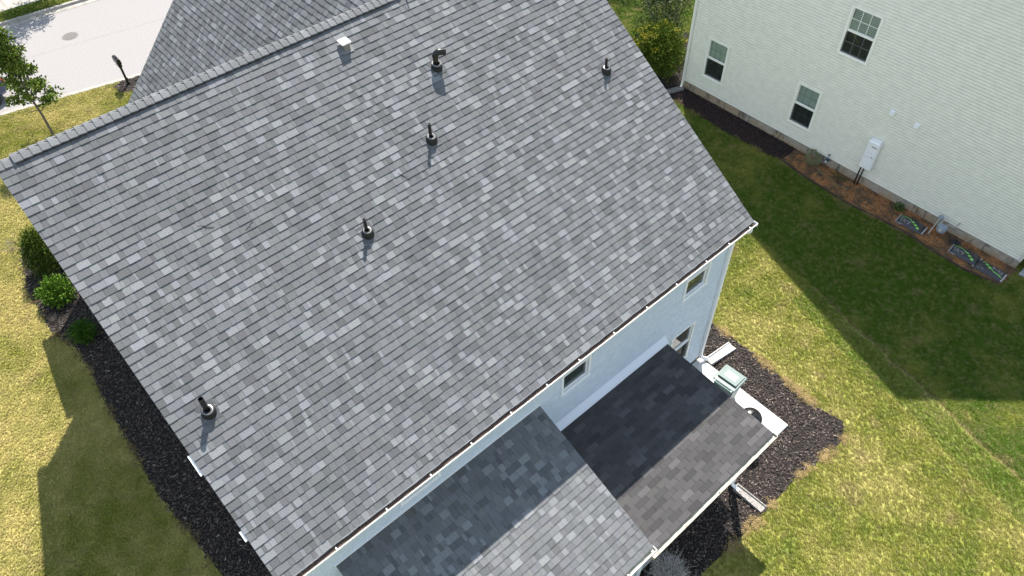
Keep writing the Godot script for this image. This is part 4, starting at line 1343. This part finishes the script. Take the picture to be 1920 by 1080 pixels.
func splash(at: Vector3, turn: float, l: float, w0: float, w1: float, label: String, m: Material) -> void:
	var t := thing("splash_block", at, label, "splash block", "", turn)
	var b := MB.new()
	# trough: floor slab and two raised rims, widening outward along +x
	b.hexa([Vector3(0, 0, w0), Vector3(l, 0, w1), Vector3(l, 0, -w1), Vector3(0, 0, -w0), Vector3(0, 0.075, w0), Vector3(l, 0.035, w1), Vector3(l, 0.035, -w1), Vector3(0, 0.075, -w0)])
	part(b, "trough_floor", m, t)
	for s in [-1, 1]:
		b = MB.new()
		var q := [Vector3(0, 0.07, w0 * s), Vector3(l, 0.03, w1 * s), Vector3(l, 0.03, (w1 - 0.028) * s), Vector3(0, 0.07, (w0 - 0.028) * s)]
		if s == -1: q = [q[3], q[2], q[1], q[0]]
		var up := [Vector3(0, 0.05, 0), Vector3(0, 0.035, 0), Vector3(0, 0.035, 0), Vector3(0, 0.05, 0)]
		b.hexa([q[0], q[1], q[2], q[3], q[0] + up[0], q[1] + up[1], q[2] + up[2], q[3] + up[3]])
		part(b, "rim", m, t)
	b = MB.new()
	b.box(Vector3(-0.03, 0, -w0), Vector3(0.0, 0.12, w0))
	part(b, "back_rim", m, t)

func splash_blocks() -> void:
	splash(Vector3(12.42, 0.03, 6.74), -0.09, 0.98, 0.13, 0.15, "white concrete splash block under the downspout by the bin", mat(lin(0.70, 0.68, 0.66), 0.9, 0, noise_tex(256, 0.05, 0.7, 1.0, 4, 201), 1.0))
	splash(Vector3(9.87, 0.03, 9.68), -1.52, 0.82, 0.10, 0.12, "weathered pale splash block under the porch gutter downspout", mat(lin(0.50, 0.47, 0.44), 0.9, 0, noise_tex(256, 0.05, 0.55, 1.0, 4, 202), 1.2))
	splash(Vector3(22.25, 0.03, -2.56), 2.75, 0.75, 0.10, 0.12, "grey splash block at the corner of the pale house", mat(lin(0.36, 0.34, 0.33), 0.9, 0, noise_tex(256, 0.05, 0.6, 1.0, 4, 203), 1.0))

func mailbox() -> void:
	var t := thing("mailbox", Vector3(5.72, 0.02, -18.66), "black mailbox on a slim black post at the kerb", "mailbox")
	var b := MB.new()
	b.cbox(Vector3(0, 0.62, 0), Basis(), Vector3(0.042, 0.62, 0.042), 0.008)
	part(b, "post", M.black, t)
	b = MB.new()
	b.cbox(Vector3(0, 0.06, 0), Basis(), Vector3(0.06, 0.06, 0.06), 0.01)
	part(b, "post_base", M.black, t)
	b = MB.new()
	var ra := []; var rb := []
	for k in 9:
		var a := PI * k / 8.0
		ra.push_back(Vector3(0.085 * cos(a), 1.15 + 0.085 * sin(a), 0.14)); rb.push_back(Vector3(0.085 * cos(a), 1.15 + 0.085 * sin(a), -0.34))
	ra.push_back(Vector3(-0.085, 0.99, 0.14)); ra.push_back(Vector3(0.085, 0.99, 0.14)); rb.push_back(Vector3(-0.085, 0.99, -0.34)); rb.push_back(Vector3(0.085, 0.99, -0.34))
	b.loft([rb, ra], true, true, true)
	part(b, "box", M.black, t)
	b = MB.new()
	b.cbox(Vector3(0, 0.90, -0.08), Basis(), Vector3(0.07, 0.055, 0.18), 0.01)
	part(b, "newspaper_box", M.black, t)
	b = MB.new()
	b.box(Vector3(0.088, 1.12, -0.2), Vector3(0.094, 1.16, -0.06))
	part(b, "flag", mat(lin(0.35, 0.03, 0.03), 0.5), t)
	b = MB.new()
	b.lathe(Vector3(0, 1.235, -0.02), Basis(), [[0.05, 0.0], [0.035, 0.03], [0.012, 0.05], [0.024, 0.075], [0.0, 0.1]], 12)
	part(b, "finial", M.black, t)

func utility_box() -> void:
	var t := thing("utility_box", Vector3(22.37, 0, 5.42), "white electrical box with two black conduits on the pale siding", "utility box")
	var b := MB.new()
	var wm := mat(lin(0.90, 0.91, 0.92), 0.45)
	b.cbox(Vector3(-0.11, 1.40, 0), Basis(), Vector3(0.10, 0.56, 0.20), 0.025)
	var bx := part(b, "box", wm, t)
	b = MB.new()
	b.hexa([Vector3(-0.215, 1.92, 0.19), Vector3(-0.01, 1.95, 0.19), Vector3(-0.01, 1.95, -0.19), Vector3(-0.215, 1.92, -0.19), Vector3(-0.17, 1.99, 0.17), Vector3(-0.01, 2.01, 0.17), Vector3(-0.01, 2.01, -0.17), Vector3(-0.17, 1.99, -0.17)])
	part(b, "top_cover", wm, bx)
	b = MB.new()
	b.box(Vector3(-0.214, 1.345, -0.17), Vector3(-0.2095, 1.352, 0.17))
	part(b, "seam", mat(lin(0.3, 0.3, 0.32), 0.6), bx)
	for k in 7:
		b = MB.new()
		var z := -0.03 + k * 0.027
		b.box(Vector3(-0.214, 1.765, z), Vector3(-0.2105, 1.80, z + 0.019))
		part(b, "lettering", mat(lin(0.05, 0.05, 0.055), 0.6), bx)
	for k in 4:
		b = MB.new()
		b.box(Vector3(-0.2135, 1.52 + 0.018 * (k % 2), -0.11 + k * 0.05), Vector3(-0.2105, 1.53 + 0.018 * (k % 2), -0.075 + k * 0.05))
		part(b, "small_print", mat(lin(0.5, 0.5, 0.55), 0.6), bx)
	b = MB.new()
	b.lathe(Vector3(-0.215, 1.40, 0.10), Basis(Vector3(0, 0, 1), PI / 2), [[0.018, -0.01], [0.018, 0.01], [0.0, 0.01]], 12)
	part(b, "lock", M.black, bx)
	for z in [-0.14, -0.03]:
		b = MB.new()
		b.tube([Vector3(-0.09, 0.86, z), Vector3(-0.09, 0.40, z - 0.01), Vector3(-0.08, 0.0, z - 0.02)], [0.024, 0.024, 0.024], 10)
		part(b, "conduit", M.black, t)

func hose() -> void:
	var t := thing("garden_hose", Vector3(22.12, 0.02, 3.62), "coiled olive-green garden hose heaped against the stained foundation", "hose")
	var b := MB.new()
	var pts := []; var rad := []
	for i in 240:
		var a := i * TAU / 30.0
		var r := 0.23 + 0.05 * sin(i * 0.37) + 0.035 * sin(i * 0.11)
		pts.push_back(Vector3(cos(a) * r * 0.75 + 0.03 * sin(i * 0.2), 0.05 + i * 0.0011 + 0.03 * sin(a * 2.0 + i * 0.05) + 0.20 * (0.5 + 0.5 * cos(a)), sin(a) * r + 0.02 * cos(i * 0.13)))
		rad.push_back(0.013)
	b.col = Color(0.15, 0.165, 0.075)
	b.tube(pts, rad, 6)
	part(b, "coil", M.satin, t)
	b = MB.new()
	b.col = Color(0.17, 0.185, 0.085)
	b.tube([Vector3(-0.05, 0.03, 0.25), Vector3(-0.2, 0.02, 0.5), Vector3(-0.25, 0.02, 0.9), Vector3(-0.38, 0.02, 1.3), Vector3(-0.30, 0.02, 1.75)], [0.012, 0.012, 0.012, 0.012, 0.012], 6)
	part(b, "tail", M.satin, t)
	# spigot
	t = thing("spigot", Vector3(22.39, 0.46, 4.07), "wall spigot with teal hose splitter above the clay soil", "spigot")
	b = MB.new()
	b.tube([Vector3(0, 0.06, 0), Vector3(-0.08, 0.06, 0), Vector3(-0.11, 0.03, 0), Vector3(-0.115, -0.02, 0)], [0.018, 0.018, 0.018, 0.02], 10)
	part(b, "tap", M.zinc, t)
	b = MB.new()
	b.lathe(Vector3(-0.08, 0.08, 0), Basis(), [[0.01, 0.0], [0.01, 0.03], [0.04, 0.035], [0.04, 0.048], [0.0, 0.05]], 14)
	part(b, "tap_wheel", M.zinc, t)
	b = MB.new()
	b.cbox(Vector3(-0.115, -0.08, 0.02), Basis(), Vector3(0.035, 0.05, 0.075), 0.015)
	part(b, "splitter", mat(lin(0.03, 0.08, 0.10), 0.4), t)
	b = MB.new()
	b.tube([Vector3(-0.115, -0.12, -0.02), Vector3(-0.13, -0.24, -0.03)], [0.017, 0.017], 8)
	part(b, "nozzle", M.white, t)

func gas_meter() -> void:
	var t := thing("gas_meter", Vector3(22.02, 0.02, 8.55), "grey gas meter with pipes between the soil bags", "gas meter")
	var gm := mat(lin(0.28, 0.33, 0.38), 0.5, 0.1); var pm := mat(lin(0.42, 0.40, 0.36), 0.6, 0.1)
	var b := MB.new()
	b.lathe(Vector3(0, 0.30, 0), Basis(Vector3(0, 0, 1), PI / 2), [[0.0, -0.09], [0.12, -0.09], [0.15, -0.06], [0.155, 0.0], [0.15, 0.06], [0.12, 0.09], [0.06, 0.11], [0.0, 0.11]], 24)
	b.cbox(Vector3(0.0, 0.40, 0), Basis(), Vector3(0.08, 0.07, 0.15), 0.02)
	var body := part(b, "body", gm, t)
	b = MB.new()
	b.lathe(Vector3(-0.11, 0.31, 0), Basis(Vector3(0, 0, 1), PI / 2), [[0.055, -0.01], [0.055, 0.012], [0.048, 0.018], [0.0, 0.018]], 18)
	part(b, "dial", mat(lin(0.5, 0.49, 0.42), 0.35), body)
	b = MB.new()
	b.tube([Vector3(-0.16, 0, -0.26), Vector3(-0.10, 0.2, -0.24), Vector3(0.02, 0.38, -0.23), Vector3(0.12, 0.62, -0.2), Vector3(0.12, 0.62, -0.1), Vector3(0.02, 0.47, -0.1)], [0.02, 0.02, 0.02, 0.02, 0.02, 0.02], 9)
	part(b, "inlet_pipe", pm, t)
	b = MB.new()
	b.lathe(Vector3(0.14, 0.58, -0.21), Basis(Vector3(0, 0, 1), PI / 2), [[0.0, -0.045], [0.08, -0.04], [0.09, 0.0], [0.08, 0.04], [0.03, 0.06], [0.0, 0.06]], 18)
	part(b, "regulator", gm, t)
	b = MB.new()
	b.tube([Vector3(0.02, 0.47, 0.1), Vector3(0.03, 0.56, 0.1), Vector3(0.05, 0.56, 0.3), Vector3(0.2, 0.57, 0.33), Vector3(0.38, 0.58, 0.33)], [0.018, 0.018, 0.018, 0.018, 0.018], 9)
	part(b, "outlet_pipe", pm, t)

func bag_tex(flip: bool) -> ImageTexture:
	var im := Image.create(256, 160, false, Image.FORMAT_RGB8)
	im.fill(lin(0.045, 0.042, 0.050))
	var gr := lin(0.20, 0.55, 0.10); var wh := lin(0.6, 0.6, 0.62)
	im.fill_rect(Rect2i(0, 152, 60, 8), wh * 0.6)
	for x in range(8, 96):
		var y := 42 + int(x * 0.12)
		im.fill_rect(Rect2i(x, y - 6, 1, 11), gr)
	for x in range(96, 120): im.fill_rect(Rect2i(x, 46 + (x - 96), 1, 11), gr)
	for k in 3:
		var cx := 136 + k * 32; var cy := 78 + k * 24
		for y in range(-13, 14):
			for x in range(-16, 17):
				if x * x / 256.0 + y * y / 169.0 < 1.0 and cx + x < 256 and cy + y < 160: im.set_pixel(cx + x, cy + y, gr)
	# illegible print in the photograph: short pale strokes
	var r := RandomNumberGenerator.new(); r.seed = 5
	for k in 34:
		var x := r.randi_range(18, 118); var y := 74 + (k % 5) * 13
		im.fill_rect(Rect2i(x, y, r.randi_range(4, 16), r.randi_range(3, 7)), wh * r.randf_range(0.5, 1.0))
	for k in 9: im.fill_rect(Rect2i(r.randi_range(170, 238), 26 + (k % 4) * 12, r.randi_range(5, 14), 4), wh * r.randf_range(0.5, 0.9))
	if flip: im.flip_x(); im.flip_y()
	return ImageTexture.create_from_image(im)

func bags() -> void:
	var mats := [mat(Color(1, 1, 1), 0.32, 0, bag_tex(false)), mat(Color(1, 1, 1), 0.32, 0, bag_tex(true))]
	var spots := [[Vector3(21.83, 0.03, 7.70), 0.06, 0, "dark plastic soil bag with green dots lying alone before the gas meter"],
		[Vector3(21.80, 0.03, 9.58), 0.04, 0, "dark plastic soil bag with green dots, gas meter side of the touching pair"],
		[Vector3(21.72, 0.03, 10.42), 0.02, 1, "dark plastic soil bag with reversed print at the house corner end of the pair"]]
	for s in spots:
		var t := thing("soil_bag", s[0], s[3], "soil bag", "soil bags on the clay strip", s[1])
		var b := MB.new()
		var nz := 16; var nx := 10; var lx := 0.25; var lz := 0.44
		var g := func(i: int, j: int, top: float) -> Vector3:
			var a := -1.0 + 2.0 * i / nx; var c := -1.0 + 2.0 * j / nz
			var h := pow(maxf(0.0, 1.0 - pow(absf(a), 3.0)), 0.6) * pow(maxf(0.0, 1.0 - pow(absf(c), 4.0)), 0.6)
			var wr := n_fine.get_noise_2d(a * 2.2 + s[0].z * 7.0, c * 3.2) * 0.02
			return Vector3(a * lx * (1.0 - 0.06 * c * c), 0.012 + top * (h * 0.115 + wr * h), c * lz)
		for i in nx:
			for j in nz:
				b.quad_uv(g.call(i, j + 1, 1.0), g.call(i + 1, j + 1, 1.0), g.call(i + 1, j, 1.0), g.call(i, j, 1.0), Vector2(float(j + 1) / nz, 1.0 - float(i) / nx), Vector2(float(j + 1) / nz, 1.0 - float(i + 1) / nx), Vector2(float(j) / nz, 1.0 - float(i + 1) / nx), Vector2(float(j) / nz, 1.0 - float(i) / nx))
		part(b, "sack", mats[s[2]], t)
		for e in [-1, 1]:
			b = MB.new()
			for k in 8:
				var x0 := -0.22 + k * 0.055
				var y0 := 0.02 + 0.012 * sin(k * 2.1); var y1 := 0.02 + 0.012 * sin((k + 1) * 2.1)
				var q := [Vector3(x0, y0, 0.43 * e), Vector3(x0 + 0.055, y1, 0.43 * e), Vector3(x0 + 0.055, y1 + 0.008, 0.475 * e), Vector3(x0, y0 + 0.008, 0.475 * e)]
				if e == -1: q.reverse()
				b.quad(q[3], q[2], q[1], q[0])
			part(b, "end_seam", mat(lin(0.5, 0.49, 0.48), 0.5) if e == 1 else mat(lin(0.3, 0.28, 0.27), 0.5), t)
	# scrap of black plastic sheet
	var b := MB.new()
	for i in 8:
		for j in 6:
			var f := func(ii: int, jj: int) -> Vector3: return Vector3(22.02 + ii * 0.03 - jj * 0.012, 0.03 + 0.09 * absf(n_fine.get_noise_2d(ii * 0.5, jj * 0.6)) , 8.86 + jj * 0.045 + ii * 0.02)
			b.quad(f.call(i, j + 1), f.call(i + 1, j + 1), f.call(i + 1, j), f.call(i, j))
	var sc := put(b, "plastic_scrap", mat(lin(0.012, 0.012, 0.014), 0.3))
	meta(sc, "crumpled black plastic scrap behind the pair of soil bags", "plastic sheet")

func edging() -> void:
	var b := MB.new()
	var pts := []; var rad := []
	var line := [Vector2(21.5, 2.72), Vector2(21.33, 3.75), Vector2(21.24, 5.0), Vector2(21.22, 5.95), Vector2(21.33, 7.0), Vector2(21.33, 7.84), Vector2(21.24, 8.8), Vector2(21.2, 9.78), Vector2(21.28, 10.4), Vector2(21.42, 10.85)]
	for p in line:
		pts.push_back(Vector3(p.x, 0.045 + 0.008 * sin(p.y * 5.0), p.y)); rad.push_back(0.034)
	b.tube(pts, rad, 8)
	var t := thing("bed_edging", Vector3.ZERO, "dark brown garden edging between the clay strip and the shaded lawn", "edging")
	part(b, "bead", mat(lin(0.035, 0.014, 0.012), 0.6), t)
	b = MB.new()
	for i in pts.size() - 1:
		b.quad(pts[i] + Vector3(-0.01, -0.06, 0), pts[i + 1] + Vector3(-0.01, -0.06, 0), pts[i + 1], pts[i])
	part(b, "skirt", mat(lin(0.03, 0.012, 0.010), 0.7), t)

func condenser() -> void:
	var t := thing("air_conditioner", Vector3(22.75, 0, 11.62), "grey outdoor condenser unit on a pad at the pale house corner", "air conditioner")
	var b := MB.new()
	b.cbox(Vector3(0, 0.05, 0), Basis(), Vector3(0.52, 0.05, 0.52), 0.02)
	part(b, "pad", mat(lin(0.36, 0.37, 0.39), 0.8), t)
	b = MB.new()
	b.cbox(Vector3(0, 0.42, 0), Basis(), Vector3(0.38, 0.32, 0.38), 0.05)
	part(b, "cabinet", mat(lin(0.42, 0.42, 0.40), 0.5), t)
	for k in 9:
		b = MB.new()
		b.cbox(Vector3(0, 0.16 + k * 0.065, 0), Basis(), Vector3(0.388, 0.012, 0.388), 0.01)
		part(b, "louvre", mat(lin(0.36, 0.36, 0.35), 0.5), t)
	b = MB.new()
	b.lathe(Vector3(0, 0.74, 0), Basis(), [[0.34, 0.0], [0.34, 0.02], [0.30, 0.03], [0.06, 0.05], [0.0, 0.05]], 28)
	part(b, "fan_grille", mat(lin(0.12, 0.12, 0.12), 0.6), t)

func car() -> void:
	var t := thing("parked_car", Vector3(-0.50, -0.12, -21.7), "dark blue car parked along the kerb beyond the young tree", "car", "", 0.21)
	var paint := mat(lin(0.012, 0.035, 0.10), 0.25, 0.3)
	paint.clearcoat_enabled = true; paint.clearcoat = 1.0; paint.clearcoat_roughness = 0.05
	var b := MB.new()
	# stations along x: [x, half width, belt y, low y]
	var st := [[-2.25, 0.62, 0.78, 0.40], [-2.1, 0.80, 0.90, 0.28], [-1.4, 0.90, 0.98, 0.22], [0.0, 0.92, 1.00, 0.22], [1.4, 0.91, 1.02, 0.22], [2.05, 0.84, 1.0, 0.28], [2.25, 0.70, 0.86, 0.42]]
	var rings := []
	for s in st:
		var w: float = s[1]
		rings.push_back([Vector3(s[0], s[3], -w * 0.9), Vector3(s[0], s[3] + 0.12, -w), Vector3(s[0], s[2] - 0.18, -w), Vector3(s[0], s[2], -w * 0.9), Vector3(s[0], s[2] + 0.03, 0), Vector3(s[0], s[2], w * 0.9), Vector3(s[0], s[2] - 0.18, w), Vector3(s[0], s[3] + 0.12, w), Vector3(s[0], s[3], w * 0.9)])
	b.loft(rings, true, true, true)
	part(b, "body", paint, t)
	b = MB.new()
	var cab := [[-1.0, 0.78, 0.99, 0.0], [-0.45, 0.68, 1.42, 0.0], [0.2, 0.66, 1.50, 0.0], [1.3, 0.66, 1.46, 0.0], [1.95, 0.72, 1.0, 0.0]]
	rings = []
	for s in cab:
		rings.push_back([Vector3(s[0], 0.98, -0.80), Vector3(s[0], s[2], -s[1]), Vector3(s[0], s[2] + 0.025, 0), Vector3(s[0], s[2], s[1]), Vector3(s[0], 0.98, 0.80)])
	b.loft(rings, false)
	part(b, "cabin_glass", mat(lin(0.02, 0.025, 0.03), 0.08), t)
	b = MB.new()
	for q in [[-0.5, 1.42, 0.20, 1.50], [0.2, 1.50, 1.3, 1.46]]:
		b.hexa([Vector3(q[0], q[1] + 0.03, 0.67), Vector3(q[2], q[3] + 0.03, 0.67), Vector3(q[2], q[3] + 0.03, -0.67), Vector3(q[0], q[1] + 0.03, -0.67), Vector3(q[0], q[1] + 0.05, 0.64), Vector3(q[2], q[3] + 0.05, 0.64), Vector3(q[2], q[3] + 0.05, -0.64), Vector3(q[0], q[1] + 0.05, -0.64)])
	part(b, "roof", paint, t)
	for x in [-1.4, 1.42]:
		for s in [-1, 1]:
			b = MB.new()
			b.lathe(Vector3(x, 0.33, 0.83 * s), Basis(Vector3(1, 0, 0), PI / 2 * s), [[0.20, -0.1], [0.31, -0.1], [0.33, -0.07], [0.33, 0.07], [0.31, 0.1], [0.20, 0.1]], 24)
			var wh := part(b, "wheel", M.rubber, t)
			b = MB.new()
			b.lathe(Vector3(x, 0.33, 0.83 * s), Basis(Vector3(1, 0, 0), PI / 2 * s), [[0.21, 0.06], [0.19, 0.09], [0.06, 0.07], [0.0, 0.08]], 16)
			part(b, "rim", M.metal, wh)
	for s in [-1, 1]:
		b = MB.new()
		b.cbox(Vector3(2.16, 0.80, 0.66 * s), Basis(), Vector3(0.07, 0.09, 0.12), 0.02)
		part(b, "tail_light", mat(lin(0.45, 0.05, 0.03), 0.2), t)
		b = MB.new()
		b.cbox(Vector3(-0.75, 1.02, 0.95 * s), Basis(), Vector3(0.05, 0.06, 0.09), 0.02)
		part(b, "mirror", paint, t)

func cover() -> void:
	var t := thing("utility_cover", Vector3(5.34, -0.12, -24.55), "dark round metal utility cover set in the pale road", "manhole cover")
	var b := MB.new()
	b.lathe(Vector3.ZERO, Basis(), [[0.37, 0.0], [0.36, 0.008], [0.0, 0.008]], 28)
	part(b, "frame_ring", mat(lin(0.17, 0.155, 0.145), 0.8), t)
	b = MB.new()
	b.lathe(Vector3(0, 0.006, 0), Basis(), [[0.31, 0.0], [0.305, 0.008], [0.0, 0.008]], 28)
	part(b, "lid", mat(lin(0.11, 0.10, 0.095), 0.7), t)

func twigs() -> void:
	var slope := (RY - EY) / D
	for q in [[2.10, 1.98, 0.5, 0.26, "thin forked twig lying on the shingles near the ridge's shrub end"], [2.75, 2.35, -0.3, 0.2, "short curved twig lying on the shingles above the first vent pipe"], [5.75, 2.70, 0.9, 0.24, "thin bent twig lying on the shingles between two vent pipes"]]:
		var z: float = q[1]; var x: float = q[0]
		var b := MB.new()
		var f := func(dx: float, dz: float) -> Vector3:
			return Vector3(x + dx, RY - slope * (z + dz) + 0.02, z + dz)
		var c = cos(q[2]) * q[3]; var s = sin(q[2]) * q[3]
		b.tube([f.call(0, 0), f.call(c * 0.4, s * 0.3), f.call(c * 0.7, s * 0.8), f.call(c, s)], [0.006, 0.006, 0.005, 0.003], 5)
		b.tube([f.call(c * 0.4, s * 0.3), f.call(c * 0.6 - s * 0.3, s * 0.3 + c * 0.3)], [0.005, 0.002], 5)
		var mi := put(b, "twig", mat(lin(0.05, 0.045, 0.04), 0.9))
		meta(mi, q[4], "twig", "twigs on the roof")
